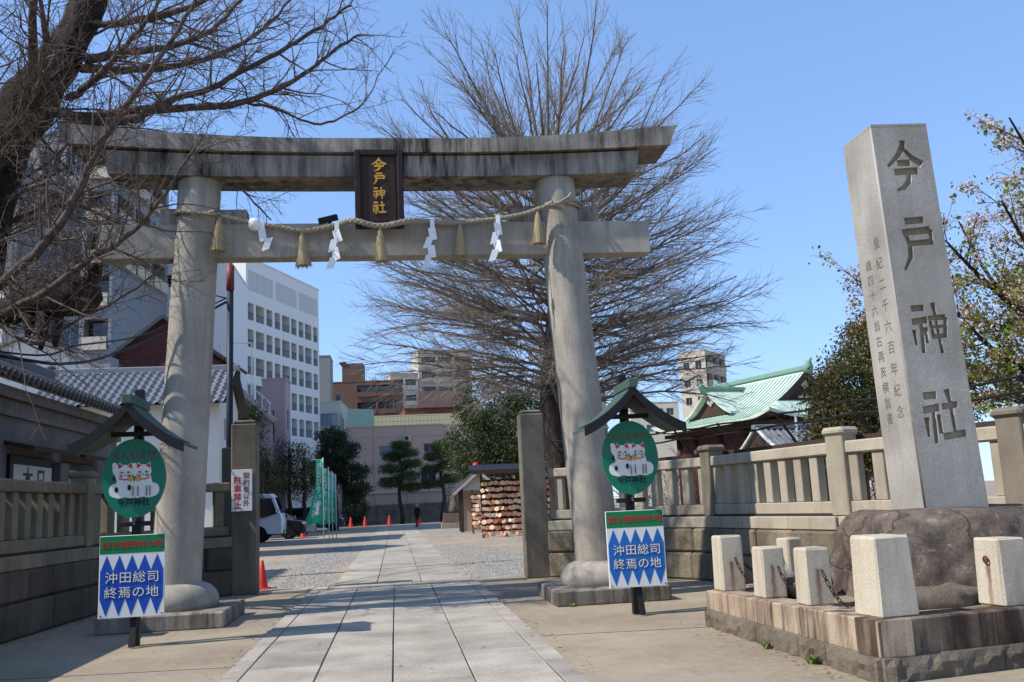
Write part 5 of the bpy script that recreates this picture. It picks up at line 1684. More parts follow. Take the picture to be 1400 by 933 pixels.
# ---- old plaster storehouse behind the left fence
ps2 = thing('plaster_storehouse', 'old sooty plaster storehouse with dark tiled eave behind the left fence', 'storehouse', (-7.35, 17.6, 0))
def op(y0, y1, z0, z1, s): return (y0, y1, z0, z1, s)
facade(ps2, (0, 0, 0), R(90), 8.6, 0, 4.15, [(1.5, 3.6, .4, 2.72, 'x'), (4.6, 6.6, .4, 2.72, 'x')] and [], M['plaster_grey'])
MB().add([(0, 0, 0), (0, 0, 4.15), (-4, 0, 4.15), (-4, 0, 0)], [(0, 1, 2, 3)]).build('wall', M['plaster_grey'], ps2)
MB().add([(0, 8.6, 0), (-4, 8.6, 0), (-4, 8.6, 4.15), (0, 8.6, 4.15)], [(0, 1, 2, 3)]).build('wall', M['plaster_grey'], ps2)
MB().box(.0, .10, -.05, 8.65, 3.62, 3.74).build('moulding', M['plaster_grey'], ps2)
MB().box(.0, .16, -.05, 8.65, 3.95, 4.16).build('moulding', M['plaster_grey'], ps2)
for y0, y1 in ((1.45, 3.75), (4.5, 6.8)):
    MB().box(.003, .07, y0, y1, .2, 2.9, .01).build('door_frame', M['black_wood'], ps2)
    dr = MB().box(.02, .09, y0+.14, y1-.14, .25, 2.72, .01).build('door', M['b_grey'], ps2)
    MB().bar((.0, (y0+y1)/2, 3.12), (.55, (y0+y1)/2, 2.98), y1-y0+.35, .07).build('door_hood', M['wood'], ps2)
    put('lettering', text_mesh('本 日', .55, M['black'], .015, .002), dr, (.092, (y0+y1)/2, 2.42), (R(90), 0, R(90)))
MB().box(.003, .2, 3.85, 4.4, 0, 2.85, .02).build('buttress', M['plaster_grey'], ps2)
MB().box(-3.2, -1.3, -14.0, -2.4, 0, 4.9, .05).build('annex', M['plaster_grey'], ps2)  # unseen block with roof, added beyond the left edge to shade the fence
MB().bar((-1.0, -8.2, 4.98), (-3.4, -8.2, 5.8), 12.2, .1).build('annex_roof', M['tile_dark'], ps2)
slope = MB().bar((.42, 4.3, 4.22), (-1.9, 4.3, 5.3), 9.2, .1).build('roof', M['tile_dark'], ps2)
eg = MB()
for k in range(36):
    yy = -.25+k*.26
    eg.tube([(.48, yy, 4.25), (-.7, yy, 4.83), (-1.9, yy, 5.40)], .075, 6)
    for j in range(5): eg.tube([(.46-.24*j, yy, 4.29+.115*j), (.40-.24*j, yy, 4.32+.115*j)], .09, 6)
o = eg.build('roof_tiles', M['tile_dark'], ps2, True)
struct(o, 'stuff')
MB().box(-2.2, -1.7, -.3, 8.9, 5.3, 5.62, .05).build('ridge', M['tile_dark'], ps2)

# ================================================================ shrine hall with copper roof
ha = thing('shrine_hall', 'shrine hall with green copper roof and gables behind the right fence', 'shrine hall', (19.15, 46, 0), R(16))
HW, HL, HE, HR = 8.2, 11.5, 5.35, 8.0
YG = 1.7
def hp(x):           # concave slope from eave to ridge
    k = min(x, HW-x)/(HW/2)
    return HE+(HR-HE)*(.55*k+.45*k*k)
ZG = HE+.95
def he(y):
    k = min(y, HL-y)/YG
    return HE+(ZG-HE)*(.6*k+.4*k*k)
def lift(x, y):
    a = max(0, 1-min(x, HW-x)/2.6)
    b2 = max(0, 1-min(y, HL-y)/2.6)
    return .42*a*a*b2*b2
def sheet(xs, ys, fz, name, mat, parent, th=.16):
    m = MB()
    nx, ny = len(xs), len(ys)
    for x in xs:
        for y in ys:
            z = fz(x, y)
            m.v.append((x, y, z))
    N = nx*ny
    for x in xs:
        for y in ys: m.v.append((x, y, fz(x, y)-th))
    for i in range(nx-1):
        for j in range(ny-1):
            a = i*ny+j
            m.f.append((a, a+ny, a+ny+1, a+1))
            m.f.append((N+a, N+a+1, N+a+ny+1, N+a+ny))
    bd = [i*ny for i in range(nx)]+[(nx-1)*ny+j for j in range(1, ny)]+[i*ny+ny-1 for i in range(nx-2, -1, -1)]+[j for j in range(ny-2, 0, -1)]
    for k in range(len(bd)):
        a, b2 = bd[k], bd[(k+1) % len(bd)]
        m.f.append((b2, a, N+a, N+b2))
    return m.build(name, mat, parent, True, 40)
t = NT('ribbed_verdigris', 0.55)
c = t.mix(t.ramp(t.noise(.6, detail=5), [(.35, 0.0), (.7, 1.0)]), lin('#bfcfc0'), lin('#c8d0b9'))
c = t.mix(t.math('MULTIPLY', t.ramp(t.noise(3, t.scaled(t.obj(), (1, .3, 1)), 5), [(.42, 0.0), (.68, 1.0)]), .6), c, lin('#93ab9b'))
t.color(c)
t.bump(t.ramp(t.math('FRACT', t.math('MULTIPLY', t.new('ShaderNodeSeparateXYZ').outputs[0], 1.0)), [(0, 0.0), (1, 1.0)]), .0)
t.bump(t.noise(12, t.scaled(t.obj(), (4, .4, 1)), 3), .15, .03)
M['hall_copper'] = t.m
xs = list(np.linspace(0, HW, 33))
def main_z(x, y):
    return hp(x)+lift(x, y)
ym = list(np.linspace(YG, HL-YG, 20))
rfm = sheet(xs, ym, main_z, 'roof', M['hall_copper'], ha)
for ya, yb in ((0, YG), (HL-YG, HL)):
    sheet(xs, list(np.linspace(ya, yb, 9)), lambda x, y: min(hp(x), he(y))+lift(x, y), 'skirt_roof', M['hall_copper'], ha)
for k in range(22):        # standing seams run down the front slope
    yy = YG+.2+k*(HL-2*YG-.4)/21
    pts_ = [(x, yy, main_z(x, yy)+.012) for x in np.linspace(.02, HW/2-.25, 9)]
    MB().tube(pts_, .028, 5).build('seam', M['copper_dark'], rfm)
for k in range(12):
    xx = .7+k*(HW-1.4)/11
    pts_ = [(xx, y, min(hp(xx), he(y))+lift(xx, y)+.012) for y in np.linspace(.02, YG-.05, 5)]
    MB().tube(pts_, .026, 5).build('seam', M['copper_dark'], rfm)
# gable ends
for yy, s in ((YG+.35, -1), (HL-YG-.35, 1)):
    tri = [(x, max(ZG-.3, hp(x)-.18)) for x in np.linspace(HW*.18, HW*.82, 15)]
    MB().prism([(HW*.18, ZG-.35)]+tri+[(HW*.82, ZG-.35)], lambda u, v: (u, yy, v), lambda u, v: (u, yy+.05, v)).build('gable_wall', M['wood'], ha)
    for k in range(14):
        for sg in (0, 1):
            u0_, u1_ = HW*.2+HW*.3*k/14, HW*.2+HW*.3*(k+1)/14
            a = (u0_, hp(u0_)-.22); b2 = (u1_, hp(u1_)-.22)
            if sg: a, b2 = (HW-a[0], a[1]), (HW-b2[0], b2[1])
            if a[1] > ZG-.25: MB().bar((a[0], YG-.02 if s < 0 else HL-YG+.02, a[1]), (b2[0], YG-.02 if s < 0 else HL-YG+.02, b2[1]), .08, .3).build('barge_board', M['wood'], ha)
    MB().box(HW/2-.5, HW/2+.5, yy-.12, yy-.02, ZG+.15, ZG+.27).build('gable_beam', M['b_grey'], ha)
    MB().lathe([(.03, -.3), (.28, -.1), (.2, .15), (.04, .3)], 10, (HW/2, yy-.1, HR-.75), 1, .3).build('gable_pendant', M['b_beige'], ha)
MB().box(HW/2-.2, HW/2+.2, YG-.15, HL-YG+.15, HR-.05, HR+.24, .05).build('ridge', M['copper_dark'], ha)
for yy, s in ((YG-.2, -1), (HL-YG+.2, 1)):
    MB().tube([(HW/2, yy-.1*s, HR-.2), (HW/2, yy+.05*s, HR+.2), (HW/2, yy+.1*s, HR+.42), (HW/2, yy+.3*s, HR+.58)], [.26, .25, .14, .05], 8).build('ridge_ornament', M['copper_dark'], ha, True)
# dormer gable on the front slope (faces -x)
DY, DZ, DHW = 6.6, 7.45, 2.3
def dz(x, y):
    k = min(1.0, abs(y-DY)/DHW)
    return DZ-1.55*(1.25*k-.25*k*k)+.10*max(0, k-.75)*4
sheet(list(np.linspace(.75, 3.6, 8)), list(np.linspace(DY-DHW, DY+DHW, 25)), dz, 'dormer_roof', M['hall_copper'], ha, .14)
MB().box(.62, 3.6, DY-.14, DY+.14, DZ-.02, DZ+.2, .04).build('dormer_ridge', M['copper_dark'], ha)
MB().tube([(.7, DY, DZ-.15), (.55, DY, DZ+.15), (.45, DY, DZ+.4), (.35, DY, DZ+.5)], [.2, .2, .12, .04], 8).build('ridge_ornament', M['copper_dark'], ha, True)
tri = [(y, dz(1, y)-.15) for y in np.linspace(DY-DHW*.9, DY+DHW*.9, 17)]
MB().prism(tri, lambda u, v: (1.15, u, v), lambda u, v: (1.2, u, v)).build('dormer_gable', M['wood'], ha)
MB().lathe([(.03, -.35), (.34, -.12), (.22, .12), (.04, .3)], 10, (1.08, DY, DZ-.62), .3, 1).build('gable_pendant', M['b_beige'], ha)
# body under the eaves
MB().box(1.2, HW-1.2, 1.2, HL-1.2, .0, HE-.35).build('wall', M['red_wood'], ha)
MB().box(.55, HW-.55, .55, HL-.55, HE-.42, HE-.2).build('eave_frame', M['wood'], ha)
for k in range(19): MB().bar((.2+k*.43, .15, HE-.18+lift(.2+k*.43, .15)*.8), (.2+k*.43, 1.3, HE+.05), .09, .12).build('rafter', M['red_wood'], ha)
for k in range(26): MB().bar((.12, .25+k*.44, HE-.18+lift(.12, .25+k*.44)*.8), (1.3, .25+k*.44, HE+.05), .09, .12).build('rafter', M['red_wood'], ha)
for x, y in ((1.15, 1.15), (3.1, 1.15), (5.1, 1.15), (7.0, 1.15), (1.15, 3.6), (1.15, 6), (1.15, 8.5), (1.15, 10.3)):
    MB().tube([(x, y, 0), (x, y, HE-.3)], .16, 10).build('column', M['red_wood'], ha, True)
MB().box(1.0, HW-1.0, .95, 1.1, 3.5, 3.9).build('white_frieze', M['plaster_white'], ha)
# small grey tiled pavilion before the hall
pv = thing('tiled_pavilion', 'small grey tiled roof with white edging before the shrine hall', 'pavilion', (15.0, 36, 0), R(10))
def pvz(x, y):
    k = abs(y-1.2)/1.6
    return 4.05-1.05*(1.2*k-.2*k*k)+.12*max(0, abs(x-2)-1.2)
pr = sheet(list(np.linspace(0, 4.2, 10)), list(np.linspace(-.4, 2.8, 17)), pvz, 'roof', M['tile'], pv, .1)
for k in range(15):
    MB().tube([(.1+k*.285, y, pvz(.1+k*.285, y)+.02) for y in np.linspace(-.4, 1.2, 7)], .05, 6).build('tile_row', M['tile'], pr, True)
for x in (.0, 4.2):
    MB().tube([(x, y, pvz(x, y)-.02) for y in np.linspace(-.45, 2.85, 13)], .07, 6).build('edge_tile', M['white'], pr, True)
MB().box(-.1, 4.3, 1.05, 1.35, 4.02, 4.22, .03).build('ridge', M['tile'], pv)
MB().prism([(-.2, 3.0), (2.6, 3.0), (1.2, 3.88)], lambda u, v: (.12, u, v), lambda u, v: (.2, u, v)).build('gable_panel', M['wood'], pv)
for x in (.5, 3.7):
    for y in (.2, 2.2): MB().box(x-.09, x+.09, y-.09, y+.09, 0, 3.2).build('column', M['red_wood'], pv)
MB().box(.4, 3.8, .15, .25, 2.8, 3.05).build('beam', M['red_wood'], pv)
fp = MB().tube([(0, 0, 0), (0, 0, 4.75)], .05, 8).build('flag_pole', M['white'])
fp.location = (15.75, 35.3, 0)
tag(fp, 'thin white pole before the small grey tiled roof', 'pole')
lt = thing('red_lantern', 'small red lantern under the tiled pavilion', 'lantern', (15.1, 35.2, 3.0))
MB().lathe([(.05, -.22), (.16, -.14), (.19, 0), (.16, .14), (.05, .22)], 12).build('shade', M['red'], lt, True)
MB().lathe([(.06, .21), (.06, .26)], 10).build('rim', M['black'], lt)
# brushwood behind the right fence
for k, (x, y, s, lab) in enumerate(((9.3, 25, 1.0, 'leafless reddish shrub behind the right fence near the gate'), (11.0, 23, .9, 'leafless reddish shrub behind the right fence in the middle'), (7.2, 23.5, .9, 'leafless reddish shrub just behind the fence corner'))):
    g = np.random.default_rng(90+k)
    sh = thing('bare_shrub', lab, 'shrub', (x, y, 0))
    tw, lb = Tubes(), Tubes()
    for j in range(26):
        a = g.uniform(0, 6.28)
        d = np.array((math.cos(a)*.6, math.sin(a)*.6, 1.0))
        pt = twig_path(g, np.array((g.normal(0, .3), g.normal(0, .3), 0)), d, g.uniform(2.0, 3.1)*s, 7, -.05, .2)
        lb.add(pt, np.linspace(.025, .008, 7), 4)
        ramify(g, lb, tw, pt, .02, .008, 0, [(6, .4, 1.1, 25, 60, .05, .3, 5, 3, .007), (5, .15, .4, 30, 70, 0, .3, 3, 3, .005)])
    lb.build('stems', M['bark'], sh)
    struct(tw.build('twigs', paint('reddish_twig', lin('#5b3a32'), .9, .3), sh), 'stuff')

# ================================================================ wooden plaque racks, small gabled roof, pedestal
M['ema'] = None
t = NT('votive_wood', 0.7)
c = t.ramp(t.rnd(), [(0, lin('#d07a4e')), (.35, lin('#ecbf98')), (.7, lin('#f3dcc0')), (1, lin('#e39a70'))])
c = t.mix(.25, c, t.ramp(t.noise(9), [(.3, .2), (.7, .8)]), 'OVERLAY')
t.color(c)
M['ema'] = t.m
em = MB()
em.prism(ell(0, 0, .115, .098, 14), lambda u, v: (u, -.012, v), lambda u, v: (u, .012, v))
ema_mesh = em.mesh('votive_plaque', M['ema'])
er2 = random.Random(44)
def rack(name, label, x0, x1, y, rows, ztop, dz_, ncol, lab2, roof, hood_z):
    t = thing(name, label, 'rack', (x0, y, 0))
    W = x1-x0
    for k in range(int(W/1.05)+1):
        u = min(W, k*1.05)
        MB().box(u-.045, u+.045, -.05, .05, 0, hood_z).build('post', M['wood'], t)
        MB().bar((u, .0, .3), (u, -.5, 0), .06, .06).build('brace', M['wood'], t)
    for r in range(rows):
        z = ztop-r*dz_
        MB().tube([(-.1, -.07, z+.1), (W+.1, -.07, z+.1)], .016, 6).build('hanging_bar', M['red'] if r >= rows-2 else M['wood'], t)
    MB().box(-.05, W+.05, .04, .07, .25, ztop+.1).build('back_panel', M['wood'], t)
    if roof:
        MB().bar((W/2-.1, -.9, hood_z-.12), (W/2-.1, .7, hood_z+.18), W+.9, .09, (0, 0, 1)).build('roof', M['black_wood'], t)
        MB().box(-.5, W+.4, -.95, -.86, hood_z-.26, hood_z-.08).build('fascia', M['wood'], t)
    for r in range(rows):
        for k in range(ncol):
            u = W*(k+.5)/ncol+er2.uniform(-.05, .05)
            z = ztop-r*dz_-.06+er2.uniform(-.03, .03)
            o = put('votive_plaque', ema_mesh, None, (x0+u, y-.11-er2.uniform(0, .12), z), (R(er2.uniform(-14, 4)), R(er2.uniform(-14, 14)), R(er2.uniform(-38, 38))))
            s = er2.uniform(.85, 1.1)
            o.scale = (s, 1, s)
            rn = ('top', 'second', 'third', 'fourth', 'fifth', 'sixth', 'seventh', 'eighth', 'ninth')[r]
            tag(o, 'round wooden plaque in the %s row of the %s rack' % (rn, 'roofed' if roof else 'smaller unroofed'), 'votive plaque', '%s row of plaques on the %s rack' % (rn, 'roofed' if roof else 'smaller'))
rack('plaque_rack', 'roofed rack covered with round wooden plaques beside the right gate post', 3.95, 7.4, 43.6, 9, 2.5, .285, 24, 'round wooden plaque hanging on the roofed rack', True, 3.12)
rack('plaque_rack', 'smaller rack of wooden plaques behind the stone pedestal', 4.05, 5.1, 50.5, 8, 1.95, .22, 8, 'round wooden plaque hanging on the smaller rack', False, 2.3)
cz = thing('gabled_shelter', 'small gabled shelter with pale barge boards behind the plaque racks', 'shelter', (4.62, 53, 0))
for s in (-1, 1):
    MB().bar((0, .8, 3.42), (s*1.45, .8, 2.22), 2.2, .1).build('roof_slope', M['tile_dark'], cz)
    MB().bar((0, -.34, 3.3), (s*1.42, -.34, 2.12), .08, .16).build('barge_board', M['b_beige'], cz)
    for y in (-.1, 1.7): MB().box(s*.95-.07, s*.95+.07, y-.07, y+.07, 0, 2.5).build('column', M['wood'], cz)
MB().prism([(-1.0, 2.3), (1.0, 2.3), (0, 3.15)], lambda u, v: (u, -.1, v), lambda u, v: (u, -.04, v)).build('gable_panel', M['b_beige'], cz)
MB().box(-.95, .95, 1.7, 1.78, 0, 2.4).build('back_wall', M['b_pink'], cz)
rl = thing('red_bucket_lamp', 'red lamp above the small gabled shelter', 'lamp', (4.55, 53.2, 3.45))
MB().lathe([(.1, 0), (.2, .05), (.22, .2), (.14, .38), (.04, .42)], 12).build('shade', M['red'], rl, True)
MB().tube([(0, 0, -.2), (0, 0, .02)], .03, 6).build('stem', M['black'], rl)
pe = thing('stone_pedestal', 'caged statue on a stone pedestal at the end of the path', 'statue', (3.96, 64.9, 0))
MB().box(-.95, .95, -.7, .7, 0, .35, .02).build('step', M['fence'], pe)
MB().box(-.78, .78, -.55, .55, .35, 1.0, .02).build('base', M['fence_dark'], pe)
m = MB()
m.lathe([(.35, 1.0), (.42, 1.2), (.36, 1.6), (.22, 1.85), (.26, 2.05), (.2, 2.25), (.05, 2.32)], 12)
m.build('statue', M['fence_dark'], pe, True)
for k in range(9):
    for yy in (-.55, .55): MB().tube([(-.72+k*.18, yy, 1.0), (-.72+k*.18, yy, 2.7)], .012, 5).build('cage_bar', M['dark_metal'], pe)
for z in (1.6, 2.2, 2.7):
    for yy in (-.55, .55): MB().tube([(-.74, yy, z), (.74, yy, z)], .014, 5).build('cage_rail', M['dark_metal'], pe)

# ================================================================ pole, cables
pole = thing('lamp_pole', 'dark blue pole with red sleeve on top beside the left pillar', 'pole', (-4.05, 24, 0))
MB().tube([(0, 0, 0), (0, 0, 7.2)], .082, 14).build('shaft', M['pole'], pole, True)
MB().tube([(0, 0, 7.2), (0, 0, 7.85), (0, 0, 7.87), (0, 0, 8.1)], [.10, .10, .04, .04], 14).build('red_sleeve', M['dullred'], pole, True)
MB().box(-.17, .17, -.12, .12, 1.0, 3.2, .02).build('cable_box', M['dark_metal'], pole)
MB().tube([(-.1, 0, 7.0), (-.45, 0, 7.1), (-.6, 0, 6.6), (-.55, 0, 5.9), (-.75, 0, 5.5)], .02, 6).build('wire_loop', M['black'], pole, True)
def cable(P, r, lab):
    o = MB().tube(spline(P, 8), r, 7).build('cable', M['black'], None, True)
    tag(o, lab, 'cable')
cable([(-10.2, 13.0, 4.9), (-6.35, 16.0, 4.29), (-5.86, 18.0, 4.46), (-5.65, 20.0, 4.98), (-5.13, 22.0, 5.75), (-4.15, 24.0, 6.9)], .03, 'thick black cable sagging from the left edge to the pole')
cable([(-10.2, 13.0, 5.2), (-6.35, 16.0, 4.36), (-5.74, 18.0, 4.80), (-5.4, 20.5, 5.4), (-5.0, 22.2, 6.05), (-4.15, 24.0, 7.0)], .018, 'thinner black cable above the thick cable at the left')

# ================================================================ vehicles
M['car_white'] = paint('white_car_paint', lin('#e4e4e2'), 0.25, 0.03, 0.04)
M['car_black'] = paint('black_car_paint', lin('#16181c'), 0.15, 0.03, 0.0)
M['car_silver'] = paint('silver_car_paint', lin('#8d939b'), 0.25, 0.03, 0.0, metal=0.5)
M['car_grey'] = paint('dark_grey_car_paint', lin('#3a3f45'), 0.2, 0.03, 0.0)
M['lamp_glass'] = glass('headlight_glass', lin('#c9d2d8'), .1)
def wheel(parent, x, y, r, w=.2):
    tz = [(r*.62, -w/2), (r*.95, -w/2), (r, -w/3), (r, w/3), (r*.95, w/2), (r*.62, w/2)]
    o = MB().lathe(tz, 20).build('wheel', M['rubber'], parent, True, 40)
    o.matrix_local = Matrix.Translation((x, y, r)) @ Matrix.Rotation(R(90), 4, 'X')
    rm = MB().lathe([(r*.6, -.01), (r*.6, w/2+.012), (r*.5, w/2-.02), (r*.16, w/2-.0), (.02, w/2+.01)], 20).build('rim', M['steel'], o, True, 40)
    for k in range(5):
        a = k*2*math.pi/5
        MB().bar((0, 0, w/2+.005), (r*.55*math.cos(a), r*.55*math.sin(a), w/2), .05, .03, (0, 0, 1)).build('spoke', M['steel'], o)
def car(label, loc, rz, prof, hw, belt, paintm, wheels, wr, side_win, front_win, lights, group='vehicles parked on the left of the yard'):
    """prof: side outline (x, z); nose at +x. The body narrows above the belt line."""
    t = thing('parked_car' if 'truck' not in label else 'parked_truck', label, 'car' if 'truck' not in label else 'truck', loc, rz, group)
    def half(z): return hw-(max(0, z-belt)*.16)-(max(0, .45-z)*.12)
    n = len(prof)
    m = MB()
    for y in (-1, -.9, .9, 1):
        for (x, z) in prof:
            k = .965 if abs(y) == 1 else 1.0
            cx, cz_ = np.mean([p[0] for p in prof]), np.mean([p[1] for p in prof])
            m.v.append((cx+(x-cx)*k, y*half(z), cz_+(z-cz_)*k))
    for s in range(3):
        for j in range(n):
            j2 = (j+1) % n
            m.f.append((s*n+j, s*n+j2, (s+1)*n+j2, (s+1)*n+j))
    m.f.append(tuple(range(n)))
    m.f.append(tuple(reversed(range(3*n, 4*n))))
    b_ = m.build('body', paintm, t, True, 35)
    for poly in side_win:
        for s in (-1, 1):
            w = MB()
            w.prism(poly, lambda u, v: (u, s*(half(v)+.012), v), lambda u, v: (u, s*(half(v)-.03), v))
            w.build('side_window', M['glass_dark'], t)
    (xa, za), (xb, zb) = front_win
    w = MB()
    d = .022
    w.add([(xa+d, -half(za)*.86, za+d), (xa+d, half(za)*.86, za+d), (xb+d, half(zb)*.8, zb+d), (xb+d, -half(zb)*.8, zb+d)], [(0, 1, 2, 3)])
    w.add([(xa-.03, -half(za)*.86, za-.03), (xa-.03, half(za)*.86, za-.03), (xb-.03, half(zb)*.8, zb-.03), (xb-.03, -half(zb)*.8, zb-.03)], [(3, 2, 1, 0)])
    w.build('windscreen', M['glass_dark'], t)
    for wx in wheels:
        for s in (-1, 1): wheel(t, wx, s*(hw-.12), wr)
        for s in (-1, 1):
            arch = [(wx+(wr+.07)*math.cos(a), wr+(wr+.07)*math.sin(a)) for a in np.linspace(-.3, math.pi+.3, 14)]
            MB().prism(arch, lambda u, v: (u, s*(hw+.004), v), lambda u, v: (u, s*(hw-.2), v)).build('wheel_arch', M['rubber'], t)
    for (lx, lz, ww, hh) in lights:
        for s in (-1, 1):
            MB().box(lx-.25, lx+.015, s*(hw-.32)-ww/2, s*(hw-.32)+ww/2, lz, lz+hh, .03).build('headlight', M['lamp_glass'], t)
    x1 = max(p[0] for p in prof)
    MB().box(x1-.1, x1+.02, -hw*.55, hw*.55, .42, .62, .02).build('grille', M['dark_metal'], t)
    MB().box(x1-.1, x1+.03, -.18, .18, .44, .56).build('number_plate', M['white'], t)
    for s in (-1, 1):
        mx = front_win[0][0]-.15
        MB().box(mx-.06, mx+.08, s*(hw+.02)-.02, s*(hw+.18), front_win[0][1]+.05, front_win[0][1]+.25, .03).build('mirror', paintm, t)
    return t
k_ = 1.28
tp_ = [(0, .35), (.02, .9), (-.04, 1.12), (-.34, 1.92), (-.5, 2.04), (-1.75, 2.06), (-1.8, .95), (-4.6, .95), (-4.6, .55), (-.1, .32)]
tp_ = [(x*k_, z*k_) for x, z in tp_]
tk = car('white flatbed truck with its nose toward the path behind the left gate post', (-6.15, 54, 0), 0, tp_, 1.0, 1.4, M['car_white'], (-1.0*k_, -3.6*k_), .42,
    [[(x*k_, z*k_) for x, z in ((-.22, 1.2), (-.45, 1.86), (-1.45, 1.88), (-1.45, 1.05), (-.75, 1.05))]], ((-.075*k_, 1.2*k_), (-.33*k_, 1.88*k_)), [(.0, .75, .35, .25)])
car('black van parked beside the white truck', (-5.35, 58.2, 0), 0, [(0, .3), (.02, .75), (-.2, .98), (-1.1, 1.15), (-2.0, 1.82), (-2.3, 1.9), (-4.6, 1.88), (-4.75, 1.1), (-4.7, .3)], .9, 1.1, M['car_black'], (-.95, -3.8), .34,
    [[(-1.5, 1.2), (-2.1, 1.72), (-3.0, 1.75), (-3.0, 1.18)], [(-3.1, 1.18), (-3.1, 1.75), (-4.4, 1.72), (-4.5, 1.18)]], ((-1.15, 1.18), (-1.98, 1.8)), [(-.05, .78, .3, .16)])
car('silver car parked behind the black van', (-5.15, 62.5, 0), 0, [(0, .28), (.02, .7), (-.25, .9), (-1.2, 1.05), (-1.95, 1.5), (-2.4, 1.6), (-3.7, 1.5), (-4.2, 1.0), (-4.2, .28)], .88, 1.0, M['car_silver'], (-.85, -3.4), .32,
    [[(-1.55, 1.08), (-2.1, 1.45), (-2.8, 1.48), (-2.8, 1.06)], [(-2.9, 1.06), (-2.9, 1.48), (-3.6, 1.4), (-3.8, 1.06)]], ((-1.25, 1.08), (-1.93, 1.48)), [(-.05, .68, .3, .15)])
car('dark grey wagon standing across behind the green banners', (-4.0, 75, 0), 0, [(0, .3), (.02, .8), (-.3, 1.02), (-1.0, 1.15), (-1.7, 1.8), (-2.1, 1.9), (-4.3, 1.88), (-4.5, 1.1), (-4.5, .3)], .88, 1.1, M['car_grey'], (-.9, -3.6), .34,
    [[(-1.3, 1.2), (-1.85, 1.74), (-2.7, 1.76), (-2.7, 1.18)], [(-2.8, 1.18), (-2.8, 1.76), (-4.1, 1.74), (-4.2, 1.18)]], ((-1.05, 1.18), (-1.68, 1.78)), [(-.05, .8, .3, .16)])

# ================================================================ cones, banners, person
def cone(x, y, s, lab):
    t = thing('traffic_cone', lab, 'traffic cone', (x, y, 0), 0, 'red traffic cones')
    t.scale = (s, s, s)
    MB().box(-.19, .19, -.19, .19, 0, .04, .01).build('base', M['cone'], t)
    MB().lathe([(.15, .04), (.13, .1), (.035, .68), (.02, .7)], 16).build('cone_body', M['cone'], t, True, 50)
for x, y, s, lab in ((-2.80, 20.6, .85, 'red traffic cone at the foot of the left gate post'), (-5.75, 60.5, 1.25, 'red traffic cone before the silver car'), (-4.0, 86, 1.3, 'red traffic cone left of all those along the low wall'), (-2.75, 86, 1.3, 'red traffic cone second from the left along the low wall'),
                     (-.6, 86, 1.3, 'red traffic cone under the left trained pine'), (2.0, 85.5, 1.3, 'red traffic cone beside the walking person'), (4.3, 86, 1.3, 'red traffic cone left of the caged statue'), (5.8, 86, 1.3, 'red traffic cone right of the caged statue')):
    cone(x, y, s, lab)
M['banner'] = leaf_mat('green_banner_cloth', ['#1fa884', '#26b48f', '#3cc29d'], .8, .3)
def banner(x, y, h, lab, seed, tuck=1.0):
    t = thing('banner', lab, 'banner', (x, y, 0), 0, 'green banners beside the path')
    MB().tube([(0, 0, 0), (0, 0, h+.1)], .022, 8).build('pole', M['white'], t, True)
    MB().tube([(0, 0, h), (-.55, 0, h+.02)], .012, 6).build('crossbar', M['white'], t)
    def wv(u, z):
        f = 1-(z-1.0)/(h-1.0)
        return (-.02-u*(.30+.30*f*f*tuck)-.25*f**3*tuck*(u > .4), -.12*math.sin(u*7+f*5+seed)*(.4+f)-.06*math.sin(f*9+seed), z+.22*f*f*math.sin(u*6+seed)*.6)
    m = MB()
    nu, nz = 12, 26
    for i in range(nu+1):
        for j in range(nz+1): m.v.append(wv(i/nu, 1.0+(h-1.0)*j/nz))
    for i in range(nu):
        for j in range(nz): m.f.append((i*(nz+1)+j, (i+1)*(nz+1)+j, (i+1)*(nz+1)+j+1, i*(nz+1)+j+1))
    cl_ = m.build('cloth', M['banner'], t, True)
    tx = text_mesh('縁\n結\nび\n今\n戸\n神\n社', .36, M['white'], .02, 0.0, line=1.0)
    co = np.zeros(len(tx.vertices)*3, dtype=np.float32)
    tx.vertices.foreach_get('co', co)
    co = co.reshape(-1, 3)
    zc = (1.0+h)/2+.1
    out = [wv(min(1, max(0, .5-c_[0]/.6)), zc+float(c_[1])) for c_ in co]
    tx.vertices.foreach_set('co', np.array([(o[0], o[1]-.02, o[2]) for o in out], dtype=np.float32).ravel())
    put('lettering', tx, cl_)
banner(-3.45, 46.5, 4.0, 'green banner nearest to the gate beside the path', 1)
banner(-3.28, 47.8, 3.6, 'second green banner from the gate beside the path', 2.2, .8)
banner(-3.2, 49.2, 3.45, 'third green banner from the gate beside the path', 3.1, .6)
banner(-3.1, 50.6, 3.35, 'farthest green banner beside the path', 4.4, .6)
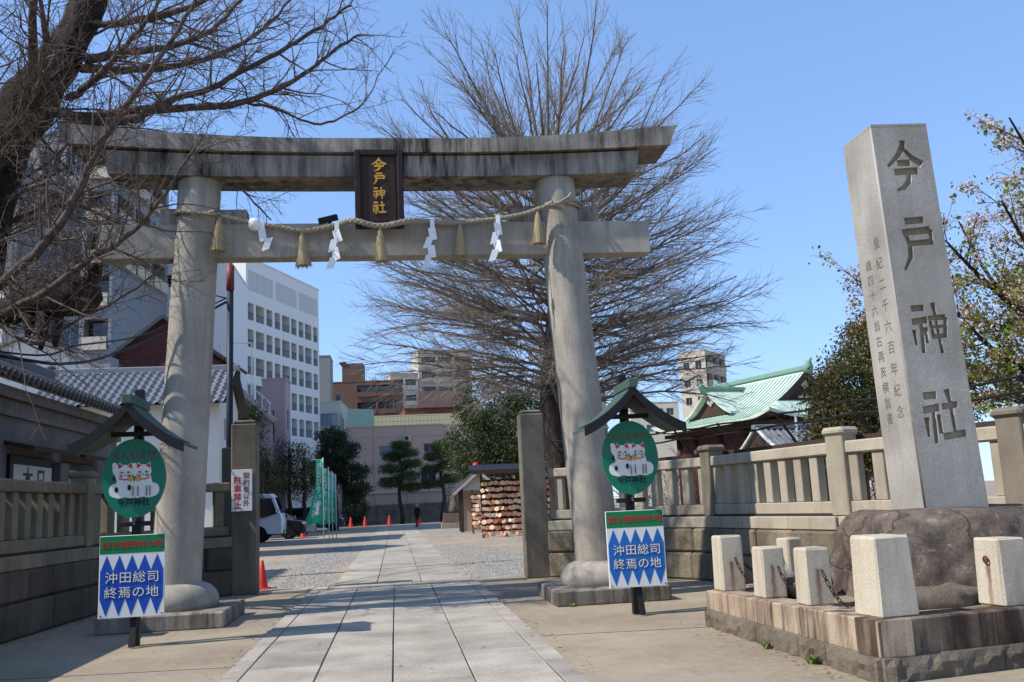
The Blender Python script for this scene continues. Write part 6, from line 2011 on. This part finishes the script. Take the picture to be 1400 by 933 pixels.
def person(x, y, rz, label):
    t = thing('person', label, 'person', (x, y, 0), rz)
    V = [(0, 0, .93), (0, -.01, 1.12), (0, .0, 1.32), (0, .01, 1.44), (0, .0, 1.52), (0, -.02, 1.62),           # pelvis..head
         (.10, 0, .88), (.11, -.03, .50), (.11, .02, .09), (.11, -.13, .035), (-.10, 0, .88), (-.11, .10, .50), (-.11, .22, .11), (-.11, .1, .035),
         (.18, 0, 1.40), (.24, .03, 1.14), (.22, -.10, .92), (.22, -.13, .84), (-.18, 0, 1.40), (-.24, .02, 1.14), (-.22, -.12, .93), (-.22, -.15, .85)]
    E = [(0, 1), (1, 2), (2, 3), (3, 4), (4, 5), (0, 6), (6, 7), (7, 8), (8, 9), (0, 10), (10, 11), (11, 12), (12, 13), (3, 14), (14, 15), (15, 16), (16, 17), (3, 18), (18, 19), (19, 20), (20, 21)]
    Rr = [.15, .15, .17, .11, .06, .095, .095, .07, .05, .045, .095, .07, .05, .045, .075, .055, .042, .035, .075, .055, .042, .035]
    me = bpy.data.meshes.new('body')
    me.from_pydata(V, E, [])
    o = put('body', me, t)
    md = o.modifiers.new('skin', 'SKIN')
    for k, r in enumerate(Rr): me.skin_vertices[0].data[k].radius = (r, r*.85)
    me.skin_vertices[0].data[0].use_root = True
    o.modifiers.new('sub', 'SUBSURF').levels = 2
    dg = bpy.context.evaluated_depsgraph_get()
    m2 = bpy.data.meshes.new_from_object(o.evaluated_get(dg))
    o.modifiers.clear()
    o.data = m2
    m2.name = 'body'
    cloth = paint('dark_clothes', lin('#16171b'), .8, .1)
    skin = paint('skin', lin('#b98a6c'), .6, .05)
    m2.materials.clear()
    m2.materials.append(cloth)
    m2.materials.append(skin)
    for p in m2.polygons:
        p.use_smooth = True
        c_ = p.center
        p.material_index = 1 if (c_.z > 1.5 or (c_.z < .9 and c_.z > .78 and abs(c_.x) > .17)) else 0
    MB().lathe([(.02, .13), (.075, .115), (.108, .06), (.112, 0.0), (.10, -.05)], 14, (0, .02, 1.63)).build('hair', paint('grey_hair', lin('#9c9a98'), .8), t, True)
    return t
person(1.62, 73, R(150), 'person in dark clothes with grey hair walking on the path')
